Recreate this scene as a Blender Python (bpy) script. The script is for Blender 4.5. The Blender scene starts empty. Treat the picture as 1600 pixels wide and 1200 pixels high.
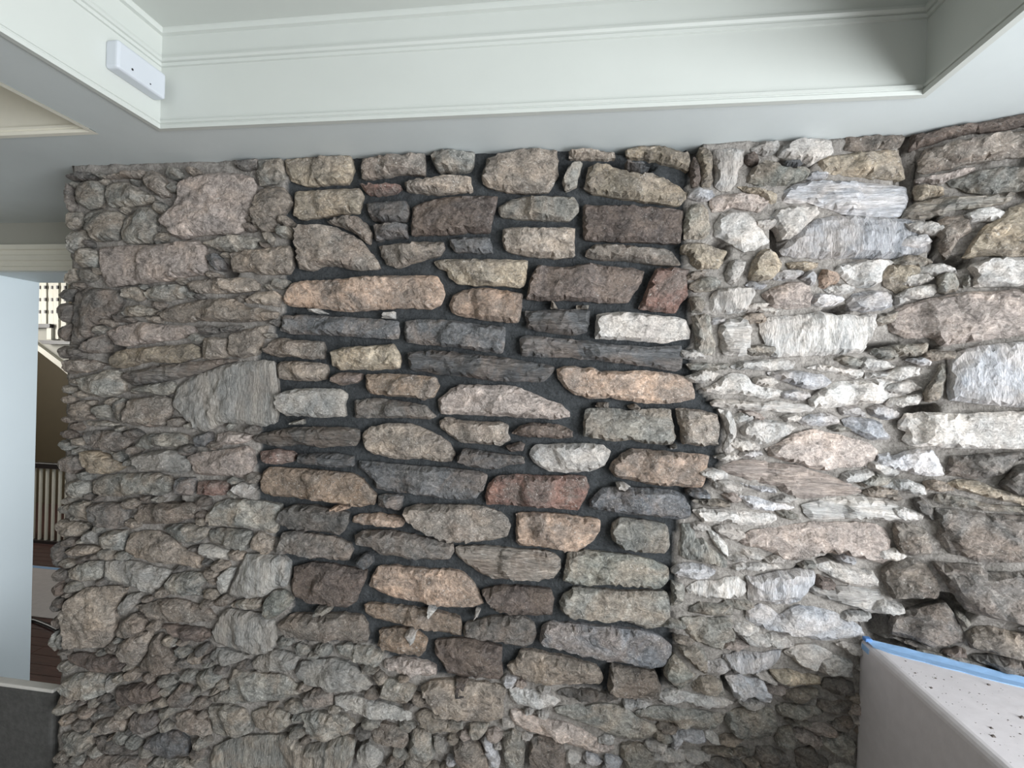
import bpy, bmesh, math, random
import numpy as np
from mathutils import Vector, noise, Matrix
from mathutils.geometry import delaunay_2d_cdt

random.seed(7)
scene = bpy.context.scene
COL = scene.collection

# ------------------------------------------------------------------ camera
EYE = 1.62
F_PX = 750.0                                   # focal length in pixels of a 1600x1200 frame
YAW, PITCH, ROLL = (math.radians(a) for a in (7.66, -0.35, 1.75))


def camera_axes():
    fwd = Vector((-math.sin(YAW) * math.cos(PITCH), math.cos(YAW) * math.cos(PITCH), math.sin(PITCH)))
    right = Vector((math.cos(YAW), math.sin(YAW), 0))
    up = right.cross(fwd)
    r2 = math.cos(ROLL) * right + math.sin(ROLL) * up
    u2 = -math.sin(ROLL) * right + math.cos(ROLL) * up
    return r2, u2, fwd


CR, CU, CF = camera_axes()
cam_data = bpy.data.cameras.new('camera')
cam_data.sensor_fit = 'HORIZONTAL'
cam_data.sensor_width = 36.0
cam_data.lens = 36.0 * F_PX / 1600.0
cam_data.clip_start = 0.02
cam = bpy.data.objects.new('camera', cam_data)
COL.objects.link(cam)
m = Matrix((CR, CU, -CF)).transposed().to_4x4()
m.translation = Vector((0, 0, EYE))
cam.matrix_world = m
scene.camera = cam

# ------------------------------------------------------------------ world, daylight, exposure
world = bpy.data.worlds.new('world')
scene.world = world
world.use_nodes = True
world.node_tree.nodes['Background'].inputs[0].default_value = (0.62, 0.74, 0.90, 1)
world.node_tree.nodes['Background'].inputs[1].default_value = 0.6


def area_light(name, loc, direction, sx, sy, power, color):
    d = bpy.data.lights.new(name, 'AREA')
    d.shape = 'RECTANGLE'
    d.size, d.size_y = sx, sy
    d.energy = power
    d.color = color
    o = bpy.data.objects.new(name, d)
    COL.objects.link(o)
    o.location = loc
    o.rotation_euler = Vector(direction).to_track_quat('-Z', 'Y').to_euler()
    return o


# daylight in the window openings (right wall, hall), plus an added rear fill
area_light('window_daylight', (1.92, -0.62, 1.20), (-1, 0.38, -0.24), 2.0, 1.8, 175, (0.92, 0.965, 1.0))
area_light('rear_fill', (-0.2, -2.96, 1.45), (0, 1, 0), 2.0, 1.3, 3, (0.92, 0.97, 1.0))  # added front fill lamp behind the camera, no known window there
area_light('hall_window_daylight', (-0.93, 3.0, 1.45), (-1, 0, 0), 1.5, 1.7, 26, (0.86, 0.95, 1.0))
area_light('stair_window_daylight', (-6.95, 3.2, 2.2), (1, 0.45, -0.1), 1.2, 1.0, 85, (1.0, 0.98, 0.93))

scene.view_settings.view_transform = 'Standard'
scene.view_settings.look = 'None'
scene.view_settings.gamma = 1.0
scene.view_settings.use_curve_mapping = False
scene.view_settings.exposure = 0.08
scene.cycles.use_denoising = True
scene.cycles.max_bounces = 8
scene.cycles.diffuse_bounces = 6


# ------------------------------------------------------------------ helpers
def lin(c):
    return tuple(((v / 255.0) / 12.92 if v <= 10 else ((v / 255.0 + 0.055) / 1.055) ** 2.4) for v in c)


def tag(o, label=None, cat=None, group=None, kind=None):
    if label: o['label'] = label
    if cat: o['category'] = cat
    if group: o['group'] = group
    if kind: o['kind'] = kind
    return o


def link(name, verts, faces, mat, parent=None, loc=None, smooth=False):
    me = bpy.data.meshes.new(name)
    me.from_pydata([tuple(v) for v in verts], [], faces)
    me.materials.append(mat)
    if smooth:
        for p in me.polygons: p.use_smooth = True
    o = bpy.data.objects.new(name, me)
    COL.objects.link(o)
    if loc is not None: o.location = loc
    if parent is not None: o.parent = parent
    return o


class MB:
    """collects simple shapes into one mesh"""
    def __init__(self): self.v, self.f = [], []

    def quad(self, *p):
        n = len(self.v); self.v += [tuple(q) for q in p]; self.f.append(tuple(range(n, n + len(p)))); return self

    def box(self, a, b):
        (x0, y0, z0), (x1, y1, z1) = a, b
        n = len(self.v)
        self.v += [(x0, y0, z0), (x1, y0, z0), (x1, y1, z0), (x0, y1, z0), (x0, y0, z1), (x1, y0, z1), (x1, y1, z1), (x0, y1, z1)]
        self.f += [tuple(n + i for i in q) for q in ((0, 3, 2, 1), (4, 5, 6, 7), (0, 1, 5, 4), (1, 2, 6, 5), (2, 3, 7, 6), (3, 0, 4, 7))]
        return self

    def prism(self, pts, z0, z1):
        n = len(self.v); k = len(pts)
        self.v += [(x, y, z0) for x, y in pts] + [(x, y, z1) for x, y in pts]
        self.f += [tuple(n + i for i in reversed(range(k))), tuple(n + k + i for i in range(k))]
        self.f += [(n + i, n + (i + 1) % k, n + k + (i + 1) % k, n + k + i) for i in range(k)]
        return self

    def loft(self, rings):
        """rings: lists of points of equal length, joined in order (open rings)"""
        n = len(self.v); k = len(rings[0])
        for r in rings: self.v += [tuple(p) for p in r]
        for i in range(len(rings) - 1):
            for j in range(k - 1):
                a = n + i * k + j
                self.f.append((a, a + 1, a + k + 1, a + k))
        return self

    def build(self, name, mat, parent=None, bevel=0, loc=None, smooth=False):
        o = link(name, self.v, self.f, mat, parent, loc, smooth)
        if bevel:
            b = o.modifiers.new('bevel', 'BEVEL'); b.width = bevel; b.segments = 3; b.limit_method = 'ANGLE'
        return o


def ray(px, py):
    return (CR * (px - 800.0) + CU * (600.0 - py) + CF * F_PX) / F_PX


def on_plane(px, py, point, normal):
    r = ray(px, py)
    o = Vector((0, 0, EYE))
    t = (Vector(point) - o).dot(normal) / r.dot(normal)
    return o + r * t


# ------------------------------------------------------------------ materials
class NT:
    def __init__(self, name):
        self.mat = bpy.data.materials.new(name); self.mat.use_nodes = True
        self.nt = self.mat.node_tree; self.bsdf = self.nt.nodes['Principled BSDF']

    def n(self, kind, **kw):
        nd = self.nt.nodes.new(kind)
        for k, v in kw.items():
            if k in nd.inputs.keys(): nd.inputs[k].default_value = v
            else: setattr(nd, k, v)
        return nd

    def l(self, a, b): self.nt.links.new(a, b)

    def noise(self, vec, scale, detail=6, rough=0.6, dist=0.0):
        nd = self.n('ShaderNodeTexNoise'); nd.inputs['Scale'].default_value = scale
        nd.inputs['Detail'].default_value = detail; nd.inputs['Roughness'].default_value = rough
        nd.inputs['Distortion'].default_value = dist
        if vec is not None: self.l(vec, nd.inputs['Vector'])
        return nd.outputs['Fac']

    def ramp(self, fac, stops, interp='LINEAR'):
        r = self.n('ShaderNodeValToRGB'); r.color_ramp.interpolation = interp
        while len(r.color_ramp.elements) < len(stops): r.color_ramp.elements.new(0.5)
        for e, (p, c) in zip(r.color_ramp.elements, stops):
            e.position = p; e.color = (c[0], c[1], c[2], 1) if not isinstance(c, (int, float)) else (c, c, c, 1)
        self.l(fac, r.inputs['Fac']); return r.outputs['Color']

    def mix(self, fac, a, b, mode='MIX'):
        x = self.n('ShaderNodeMix'); x.data_type = 'RGBA'; x.blend_type = mode
        for s, v in ((x.inputs[0], fac), (x.inputs[6], a), (x.inputs[7], b)):
            if isinstance(v, (int, float)): s.default_value = v
            elif isinstance(v, tuple): s.default_value = (v[0], v[1], v[2], 1)
            else: self.l(v, s)
        return x.outputs[2]

    def bump(self, h, strength, dist):
        b = self.n('ShaderNodeBump'); b.inputs['Strength'].default_value = strength; b.inputs['Distance'].default_value = dist
        self.l(h, b.inputs['Height']); self.l(b.outputs['Normal'], self.bsdf.inputs['Normal'])


def plain(name, rgb, rough=0.6, grain=0.0, scale=40.0, bump=0.0):
    t = NT(name); c = lin(rgb)
    t.bsdf.inputs['Roughness'].default_value = rough
    tc = t.n('ShaderNodeTexCoord')
    f = t.noise(tc.outputs['Object'], scale, 5)
    d = tuple(v * (1 - grain) for v in c); e = tuple(min(1, v * (1 + grain)) for v in c)
    t.l(t.ramp(f, [(0.3, d), (0.7, e)]), t.bsdf.inputs['Base Color'])
    if bump: t.bump(f, bump, 0.004)
    return t.mat


STONE_RGB = {
    'g': (143, 141, 135), 'G': (116, 112, 108), 'd': (106, 106, 107), 'b': (138, 130, 122), 'B': (108, 98, 93),
    'r': (136, 108, 99), 'k': (145, 128, 113), 'o': (178, 155, 138), 'y': (170, 157, 139), 'w': (201, 197, 193),
    'l': (194, 193, 196), 'p': (176, 163, 155), 'e': (140, 140, 133), 'W': (212, 209, 205), 't': (160, 148, 136),
    'D': (50, 50, 53), 'n': (190, 186, 182), 'm': (164, 161, 156), 'q': (122, 124, 128)}


def stone_material(code, style):
    t = NT('stone_' + {'v': 'veined_', 's': 'layered_', '': ''}[style] + code_name[code])
    c = np.array(lin(STONE_RGB[code]))
    tc = t.n('ShaderNodeTexCoord'); oi = t.n('ShaderNodeObjectInfo')
    off = t.n('ShaderNodeVectorMath', operation='MULTIPLY_ADD')
    t.l(oi.outputs['Random'], off.inputs[0]); off.inputs[1].default_value = (37, 51, 73)
    t.l(tc.outputs['Object'], off.inputs[2])
    vec = off.outputs[0]
    st = t.n('ShaderNodeMapping')
    st.inputs['Scale'].default_value = {'': (1, 1, 1.25), 'v': (2.2, 1, 0.5), 's': (0.35, 1, 2.6)}[style]
    t.l(vec, st.inputs['Vector']); sv = st.outputs['Vector']
    big = t.noise(sv, 11, 4, 0.55, 0.6)
    mid = t.noise(sv, 38, 8, 0.68, 1.2)
    fine = t.noise(sv, 170, 6, 0.7)
    warm = np.array((1.05, 0.99, 0.93)); cool = np.array((0.96, 1.0, 1.03))
    base = t.ramp(big, [(0.30, tuple(c * 0.72 * cool)), (0.5, tuple(c)), (0.72, tuple(np.minimum(c * 1.25 * warm, 1)))])
    patch = t.ramp(t.noise(vec, 8, 5, 0.6, 1.0), [(0.44, 0.0), (0.62, 1.0)])
    sec = lin((122, 115, 109)) if code in 'okrty' else lin((158, 147, 140)) if code == 'p' else lin((192, 180, 170)) if code in 'wln' else lin((160, 151, 142)) if code == 'm' else lin((158, 141, 124)) if code in 'ge' else lin((134, 118, 106))
    pf = t.n('ShaderNodeMath', operation='MULTIPLY'); t.l(patch, pf.inputs[0]); pf.inputs[1].default_value = 0.75 if code in 'okr' else 0.55
    base = t.mix(pf.outputs[0], base, sec)
    streak = t.ramp(mid, [(0.30, 0.48), (0.47, 0.9), (0.60, 1.08), (0.74, 1.30)] if code in 'wlnmW' else [(0.30, 0.30), (0.47, 0.85), (0.60, 1.18), (0.74, 1.95)])
    col = t.mix(1.0, base, streak, 'MULTIPLY')
    speck = t.ramp(fine, [(0.35, 0.62), (0.52, 1.0), (0.70, 1.45)])
    col = t.mix(0.8, col, speck, 'MULTIPLY')
    scr = t.ramp(t.noise(sv, 85, 4, 0.6, 2.5), [(0.59, 0.0), (0.70, 0.9)])
    col = t.mix(scr, col, tuple(np.minimum(np.array(lin((196, 190, 183))) * (0.6 if code in 'dGBD' else 1.0), 1)))
    hs = t.n('ShaderNodeHueSaturation')
    mr = t.n('ShaderNodeMapRange'); t.l(oi.outputs['Random'], mr.inputs[0]); mr.inputs[3].default_value = 0.78; mr.inputs[4].default_value = 1.22
    t.l(mr.outputs[0], hs.inputs['Value']); t.l(col, hs.inputs['Color']); hs.inputs['Saturation'].default_value = 1.0
    t.l(hs.outputs['Color'], t.bsdf.inputs['Base Color'])
    t.bsdf.inputs['Roughness'].default_value = 0.82
    t.bsdf.inputs['Specular IOR Level'].default_value = 0.3
    h = t.n('ShaderNodeMath', operation='MULTIPLY_ADD'); t.l(fine, h.inputs[0]); h.inputs[1].default_value = 0.35; t.l(mid, h.inputs[2])
    t.bump(h.outputs[0], 0.9, 0.010)
    return t.mat


code_name = {'g': 'grey', 'G': 'charcoal', 'd': 'slate', 'b': 'taupe', 'B': 'dark_brown', 'r': 'red_brown', 'k': 'rust',
             'o': 'orange_tan', 'y': 'olive_tan', 'w': 'pale', 'l': 'bluish', 'p': 'pinkish', 'e': 'greenish', 'W': 'white', 't': 'tan', 'D': 'black', 'n': 'light_grey', 'm': 'mid_grey', 'q': 'blue_slate'}
_sm = {}


def stone_mat(code, style):
    k = (code, style)
    if k not in _sm: _sm[k] = stone_material(code, style)
    return _sm[k]


def mortar_material():
    t = NT('mortar')
    tc = t.n('ShaderNodeTexCoord')
    at = t.n('ShaderNodeAttribute'); at.attribute_name = 'dark_mortar'
    n1 = t.noise(tc.outputs['Object'], 42, 8, 0.72, 0.8); n2 = t.noise(tc.outputs['Object'], 160, 5, 0.7)
    light = t.ramp(n1, [(0.3, lin((134, 128, 122))), (0.6, lin((180, 173, 166))), (0.8, lin((206, 199, 191)))])
    dark = t.ramp(n1, [(0.3, lin((46, 49, 52))), (0.7, lin((84, 87, 89)))])
    col = t.mix(at.outputs['Fac'], light, dark)
    col = t.mix(0.7, col, t.ramp(n2, [(0.35, 0.65), (0.65, 1.3)]), 'MULTIPLY')
    t.l(col, t.bsdf.inputs['Base Color']); t.bsdf.inputs['Roughness'].default_value = 0.95
    mh = t.n('ShaderNodeMath', operation='ADD'); t.l(n1, mh.inputs[0]); t.l(n2, mh.inputs[1])
    t.bump(mh.outputs[0], 0.9, 0.012)
    return t.mat


def wood_floor_material():
    t = NT('dark_wood_floor')
    tc = t.n('ShaderNodeTexCoord'); mp = t.n('ShaderNodeMapping'); mp.inputs['Scale'].default_value = (1.2, 14, 1)
    t.l(tc.outputs['Object'], mp.inputs['Vector'])
    f = t.noise(mp.outputs['Vector'], 6, 6)
    t.l(t.ramp(f, [(0.3, lin((52, 34, 32))), (0.7, lin((92, 60, 54)))]), t.bsdf.inputs['Base Color'])
    t.bsdf.inputs['Roughness'].default_value = 0.35
    return t.mat


M_WHITE = plain('white_paint', (194, 197, 192), 0.45, 0.015, 6)
M_SOFFIT = plain('soffit_paint', (206, 212, 212), 0.55, 0.02, 8)
M_BEIGE = plain('beige_paint', (178, 176, 166), 0.6, 0.02, 8)
M_OLIVE = plain('olive_paint', (74, 64, 44), 0.7, 0.04, 8)
M_WALL = plain('wall_paint', (150, 147, 140), 0.7, 0.02, 8)
M_FLOOR = plain('floor_screed', (128, 120, 112), 0.8, 0.08, 12)
M_WOOD = wood_floor_material()
M_DARK = plain('dark_stained_wood', (44, 38, 38), 0.4, 0.1, 30)
M_CREAM = plain('cream_paint', (234, 230, 216), 0.5, 0.02, 20)
M_MORTAR = mortar_material()
M_PLASTER = plain('hearth_plaster', (202, 197, 199), 0.6, 0.05, 30, 0.25)
M_TAPE = plain('blue_tape', (138, 172, 210), 0.6, 0.08, 60)
M_TAPE_DARK = plain('blue_tape_fold', (84, 126, 182), 0.6, 0.08, 60)
M_DEBRIS = plain('stone_crumbs', (92, 84, 80), 0.9, 0.3, 200)
M_FABRIC = plain('grey_cover', (76, 75, 73), 0.95, 0.22, 55, 0.6)
M_STRIP = plain('pale_edge', (206, 202, 196), 0.6, 0.05, 60)
M_RUG = plain('pale_sheet', (186, 178, 174), 0.9, 0.06, 30)
M_PLASTIC = plain('white_plastic', (194, 198, 204), 0.35, 0.01, 10)
M_BLACK = plain('black_plastic', (28, 28, 30), 0.4, 0.1, 30)

# ------------------------------------------------------------------ key levels (metres, floor = 0)
Z_SOFFIT = 2.27
Z_BEAD = 2.447
Z_CEIL = 2.535
Y_WALL = 1.32
X_WALL_L = -1.63
TRAY = (-1.135, 0.732, -2.2, 1.158)            # x0 x1 y0 y1 of the recessed panel
TRAY2 = (-3.3, -1.33, -2.2, 1.158)
ROOM = (-3.6, 1.95, -3.0)                       # x0 x1 y_front
Y_HALL0, Y_HALL1 = 1.864, 2.084                # faces of the wall with the opening
C_TOP = Vector((0.801, Y_WALL, Z_SOFFIT)); C_BOT = Vector((0.755, Y_WALL, EYE - 0.626))
DIR_R = Vector((math.cos(math.radians(-24.5)), math.sin(math.radians(-24.5)), 0))
UP_R = (C_TOP - C_BOT).normalized()
N_R = DIR_R.cross(UP_R).normalized()           # faces the room
if N_R.y > 0: N_R = -N_R
C_FLOOR = C_BOT + UP_R * (-(C_BOT.z) / UP_R.z)

# ------------------------------------------------------------------ room shell
floor = tag(MB().box((ROOM[0], ROOM[2], -0.05), (ROOM[1], Y_HALL1, 0)).build('floor', M_FLOOR), 'plain floor of the room in front of the stone wall', 'floor', kind='structure')
hall_floor = tag(MB().box((-7.0, Y_HALL1, -0.05), (-0.8, 6.0, 0)).build('floor_hall', M_WOOD), 'dark red-brown wooden floor of the hall beyond the opening', 'floor', kind='structure')
for i in range(26):                                     # boards of the hall floor that show past the stone wall
    y0 = Y_HALL1 + 0.004 + i * 0.075
    for j in range(2):
        xa = -6.0 + 2.3 * j + (0.7 if i % 2 else 0)
        MB().box((xa + .002, y0, 0), (xa + 2.298, y0 + 0.072, 0.004)).build('plank', M_WOOD, hall_floor)


def ceiling():
    b = MB()
    z = Z_SOFFIT
    xs = sorted({ROOM[0], TRAY2[0], TRAY2[1], TRAY[0], TRAY[1], ROOM[1]})
    ys = sorted({ROOM[2], TRAY[2], TRAY[3], Y_HALL0 + 0.02})
    for i in range(len(xs) - 1):
        for j in range(len(ys) - 1):
            cx, cy = (xs[i] + xs[i + 1]) / 2, (ys[j] + ys[j + 1]) / 2
            if any(t[0] < cx < t[1] and t[2] < cy < t[3] for t in (TRAY, TRAY2)): continue
            b.quad((xs[i], ys[j], z), (xs[i], ys[j + 1], z), (xs[i + 1], ys[j + 1], z), (xs[i + 1], ys[j], z))
    return b.build('ceiling', M_SOFFIT)


ceil = tag(ceiling(), 'grey-white dropped soffit running around the recessed ceiling panels', 'ceiling', kind='structure')


def tray(t, name, mat, label):
    """fascia with lip, bead and cap moulding swept round the recess, plus its panel"""
    x0, x1, y0, y1 = t
    prof = [(-0.004, Z_SOFFIT - 0.004), (0.010, Z_SOFFIT - 0.004), (0.011, Z_SOFFIT + 0.005), (0.007, Z_SOFFIT + 0.008), (0.007, Z_SOFFIT + 0.010),
            (0.010, Z_SOFFIT + 0.011), (0.010, Z_SOFFIT + 0.018), (0.004, Z_SOFFIT + 0.020), (0.0, Z_SOFFIT + 0.022),
            (0.0, Z_BEAD - 0.012), (0.005, Z_BEAD - 0.011), (0.006, Z_BEAD - 0.003), (0.003, Z_BEAD - 0.001), (0.008, Z_BEAD + 0.001), (0.012, Z_BEAD + 0.006),
            (0.010, Z_BEAD + 0.013), (0.002, Z_BEAD + 0.016), (0.0, Z_BEAD + 0.018),
            (0.0, Z_CEIL - 0.016), (0.010, Z_CEIL - 0.014), (0.012, Z_CEIL - 0.004), (0.012, Z_CEIL)]
    rings = []
    for d, z in prof:
        rings.append([(x0 + d, y0 + d, z), (x0 + d, y1 - d, z), (x1 - d, y1 - d, z), (x1 - d, y0 + d, z), (x0 + d, y0 + d, z)])
    b = MB().loft(rings)
    b.quad((x0, y0, Z_CEIL), (x0, y1, Z_CEIL), (x1, y1, Z_CEIL), (x1, y0, Z_CEIL))
    return tag(b.build(name, mat), label, 'ceiling trim', kind='structure')


tray(TRAY, 'trim_1', M_WHITE, 'white moulded fascia and panel of the recessed ceiling above the stone wall')
tray(TRAY2, 'trim_2', M_CREAM, 'cream fascia of the neighbouring recessed ceiling panel beyond the beam')

# walls that close the room (mostly outside the picture)
b = MB()
OPX0, OPX1, OPZ = -2.723, -1.45, 2.06
b.box((ROOM[0], Y_HALL0, 0), (OPX0, Y_HALL1, 3.0))
b.box((OPX0, Y_HALL0, OPZ), (OPX1, Y_HALL1, 3.0))
b.box((OPX1, Y_HALL0, 0), (ROOM[1] + .1, Y_HALL1, 3.0))
tag(b.build('wall_hall', M_BEIGE), 'beige wall with a wide opening to the hall', 'wall', kind='structure')
# white lining of the opening
b = MB()
b.box((OPX0 - 0.001, Y_HALL0 - 0.004, 0.0), (OPX0 + 0.016, Y_HALL1 + 0.004, OPZ - 0.001))
tag(b.build('trim_3', plain('jamb_paint', (226, 234, 238), 0.4, 0.01, 6)), 'bright white door jamb lining at the side of the hall opening', 'door jamb', kind='structure')
b = MB().box((OPX0 + .016, Y_HALL0 - 0.004, OPZ - 0.016), (OPX1, Y_HALL1 + 0.004, OPZ + 0.0005))
tag(b.build('trim_4', M_SOFFIT), 'grey-white underside of the hall opening head', 'trim', kind='structure')
b = MB()
xa, xb = OPX0 - 0.09, OPX1 + 0.06
prof = [(0.0, 2.05), (0.020, 2.05), (0.022, 2.066), (0.016, 2.070), (0.016, 2.092), (0.021, 2.096), (0.021, 2.118), (0.016, 2.122), (0.018, 2.140), (0.026, 2.144), (0.028, 2.164), (0.0, 2.168)]
b.loft([[(xa, Y_HALL0 - d, z), (xb, Y_HALL0 - d, z)] for d, z in prof])
b.box((OPX0 - 0.085, Y_HALL0 - 0.018, 0.0), (OPX0 - 0.002, Y_HALL0 + 0.002, 2.052))
tag(b.build('trim_5', M_CREAM), 'fluted cream head casing over the hall opening', 'door casing', kind='structure')

x0, x1, y0 = ROOM
b = MB()
b.box((x0 - .1, y0 - .1, 0), (x0, Y_HALL0, 2.7))
tag(b.build('wall_left', M_WALL), 'plain painted wall on the left of the room', 'wall', kind='structure')
b = MB()                                                # wall with the big window on the right
b.box((x1, y0, 0), (x1 + .12, -1.68, 2.7)).box((x1, -1.68, 0), (x1 + .12, 0.42, 0.22)).box((x1, -1.68, 2.22), (x1 + .12, 0.42, 2.7)).box((x1, 0.42, 0), (x1 + .12, Y_HALL0, 2.7))
tag(b.build('wall_window', M_WALL), 'plain painted wall with a large window beside the fireplace', 'wall', kind='structure')
b = MB()
b.box((x0, y0 - .12, 0), (-1.25, y0, 2.7)).box((-1.25, y0 - .12, 0), (0.85, y0, 0.75)).box((-1.25, y0 - .12, 2.15), (0.85, y0, 2.7)).box((0.85, y0 - .12, 0), (x1 + .12, y0, 2.7))  # opening added to house the rear fill lamp
tag(b.build('wall_rear', M_WALL), 'plain painted wall with an added, unseen window opposite the stone wall', 'wall', kind='structure')
for n, (a, c) in enumerate((((x1 + .03, -1.68, 0.22), (x1 + .07, 0.42, 2.22)), ((-1.25, y0 - .07, 0.75), (0.85, y0 - .03, 2.15)))):  # second frame is added around the rear fill lamp
    f = MB(); w = 0.05
    ax = 1 if n == 0 else 0
    lo, hi = a[ax], c[ax]

    def bar(u0, u1, z0, z1):
        p, q = list(a), list(c); p[ax], q[ax], p[2], q[2] = u0, u1, z0, z1; f.box(p, q)
    bar(lo, hi, a[2], a[2] + w); bar(lo, hi, c[2] - w, c[2]); bar(lo, lo + w, a[2] + w, c[2] - w); bar(hi - w, hi, a[2] + w, c[2] - w)
    bar((lo + hi) / 2 - .02, (lo + hi) / 2 + .02, a[2] + w, c[2] - w)
    tag(f.build('window_%d' % (n + 1), M_WHITE), ['white window frame in the wall beside the fireplace', 'white frame of the added, unseen window opposite the stone wall'][n], 'window', kind='structure')

# ------------------------------------------------------------------ stone walls
INFILL = [(440, 225), (440, 330), (434, 480), (400, 560), (398, 640), (390, 700), (392, 790), (425, 850), (450, 930), (432, 980), (470, 1008),
          (570, 1010), (640, 1060), (760, 1072), (800, 1045), (900, 1082), (1040, 1084), (1062, 1040), (1052, 960), (1055, 830), (1085, 800), (1112, 760),
          (1135, 690), (1128, 640), (1090, 600), (1078, 540), (1082, 470), (1072, 380), (1085, 215)]
HOLES = [(1419, 262, 9, 48), (1246, 252, 20, 8), (1290, 228, 8, 14), (1222, 362, 10, 26), (1459, 350, 6, 48), (1482, 408, 26, 7), (163, 548, 14, 20),
         (1436, 640, 24, 8), (1372, 982, 16, 20), (1462, 946, 46, 9), (1312, 484, 16, 6), (344, 424, 12, 10), (448, 502, 7, 10), (556, 1180, 8, 28),
         (1142, 1072, 7, 14), (1052, 1066, 18, 12), (1126, 388, 12, 14), (1092, 240, 7, 30), (980, 252, 34, 6), (1008, 222, 60, 5), (1398, 1012, 30, 5),
         (1490, 965, 26, 8), (205, 955, 8, 9), (1365, 540, 34, 4), (262, 790, 10, 14), (1258, 905, 10, 12), (1300, 880, 14, 5), (1456, 542, 6, 6)]


def inside(P, x, y):
    r = False; n = len(P)
    for i in range(n):
        (x1, y1), (x2, y2) = P[i], P[(i + 1) % n]
        if (y1 > y) != (y2 > y) and x < (x2 - x1) * (y - y1) / (y2 - y1) + x1: r = not r
    return r


def seg_dist(P, Q):
    """distance of each point of Q to the closed outline P"""
    A = np.array(P); B = np.roll(A, -1, 0); D = B - A
    L = (D ** 2).sum(1) + 1e-12
    q = Q[:, None, :]
    t = np.clip(((q - A) * D).sum(2) / L, 0, 1)
    return np.sqrt((((A + t[..., None] * D) - q) ** 2).sum(2)).min(1)


def fbm(x, y, z, f, o=4):
    return noise.fractal(Vector((x * f, y * f, z * f)), 0.9, 2.0, o)


class Face:
    """a wall plane: origin, two axes and the normal that faces the room"""
    def __init__(s, o, u, v, n): s.o, s.u, s.v, s.n = Vector(o), Vector(u), Vector(v), Vector(n)

    def uv(s, px, py):
        p = on_plane(px, py, s.o, s.n) - s.o
        # u and v need not be perpendicular
        uu, vv, uv_ = s.u.dot(s.u), s.v.dot(s.v), s.u.dot(s.v)
        a, c = p.dot(s.u), p.dot(s.v)
        det = uu * vv - uv_ * uv_
        return ((a * vv - c * uv_) / det, (c * uu - a * uv_) / det)

    def at(s, u, v, h=0.0): return s.o + s.u * u + s.v * v + s.n * h

    def px(s, u, v):
        p = s.at(u, v) - Vector((0, 0, EYE)); d = p.dot(CF)
        return 800 + F_PX * p.dot(CR) / d, 600 - F_PX * p.dot(CU) / d


BACK = Face((0, Y_WALL, 0), (1, 0, 0), (0, 0, 1), (0, -1, 0))
RIGHT = Face(C_FLOOR, DIR_R, UP_R, N_R)


def mortar(face, u0, u1, v0, v1, name, step=0.0095):
    nu, nv = int((u1 - u0) / step) + 1, int((v1 - v0) / step) + 1
    V, F, dark = [], [], []
    for j in range(nv + 1):
        for i in range(nu + 1):
            u, v = u0 + (u1 - u0) * i / nu, v0 + (v1 - v0) * j / nv
            px, py = face.px(u, v)
            w = 12 * noise.noise(Vector((u * 18, v * 18, 1.7)))
            d = 1.0 if face is BACK and inside(INFILL, px + w, py + w) else 0.0
            h = -0.036 if d else (-0.027 if px < 760 else -0.021 if px < 1060 or face is RIGHT else -0.0185)
            k = 1.0 if d else 1.35
            h += k * (0.006 * fbm(u, 3.1, v, 16, 3) + 0.0035 * fbm(u, 9.7, v, 55, 3))
            for hx, hy, rx, ry in HOLES:
                e = ((px - hx) / rx) ** 2 + ((py - hy) / ry) ** 2
                if e < 2.2: h -= 0.055 * min(1.0, (2.2 - e) / 1.2)
            V.append(face.at(u, v, h)); dark.append(d)
    for j in range(nv):
        for i in range(nu):
            a = j * (nu + 1) + i
            F.append((a, a + 1, a + nu + 2, a + nu + 1))
    # returns to the back of the wall so that it is a solid slab
    n0 = len(V); T = 0.30
    ring = [i for i in range(nu + 1)] + [j * (nu + 1) + nu for j in range(1, nv + 1)] + [nv * (nu + 1) + i for i in range(nu - 1, -1, -1)] + [j * (nu + 1) for j in range(nv - 1, 0, -1)]
    for k in ring:
        V.append(V[k] - face.n * T if not (face is RIGHT) else V[k] + Vector((0, 0.30, 0))); dark.append(0.0)
    for k in range(len(ring)):
        k2 = (k + 1) % len(ring)
        F.append((ring[k], n0 + k, n0 + k2, ring[k2]))
    F.append(tuple(n0 + k for k in range(len(ring))))
    o = link(name, V, F, M_MORTAR, smooth=True)
    at = o.data.attributes.new('dark_mortar', 'FLOAT', 'POINT')
    at.data.foreach_set('value', dark)
    return o


def outline(P, step, rough, seed, grow=0.0):
    """traced polygon -> rounded, resampled and roughened outline"""
    Q = []
    n = len(P)
    sg = 1.0 if sum(P[i][0] * P[(i + 1) % n][1] - P[(i + 1) % n][0] * P[i][1] for i in range(n)) > 0 else -1.0
    for i in range(n):
        a, c = P[i], P[(i + 1) % n]
        Q.append((a[0] * .92 + c[0] * .08, a[1] * .92 + c[1] * .08)); Q.append((a[0] * .08 + c[0] * .92, a[1] * .08 + c[1] * .92))
    out = []
    n = len(Q)
    for i in range(n):
        (ax, ay), (cx, cy) = Q[i], Q[(i + 1) % n]
        L = math.hypot(cx - ax, cy - ay); k = max(1, int(round(L / step)))
        for s in range(k):
            out.append((ax + (cx - ax) * s / k, ay + (cy - ay) * s / k))
    res = []
    n = len(out)
    for i in range(n):
        (x, y) = out[i]; (ax, ay), (cx, cy) = out[i - 1], out[(i + 1) % n]
        tx, ty = cx - ax, cy - ay; L = math.hypot(tx, ty) + 1e-9
        d = rough * noise.noise(Vector((x * 70, y * 70, seed))) * 1.6 + rough * .5 * noise.noise(Vector((x * 190, y * 190, seed)))
        res.append((x + ty / L * d, y - tx / L * d))
    return res


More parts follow.
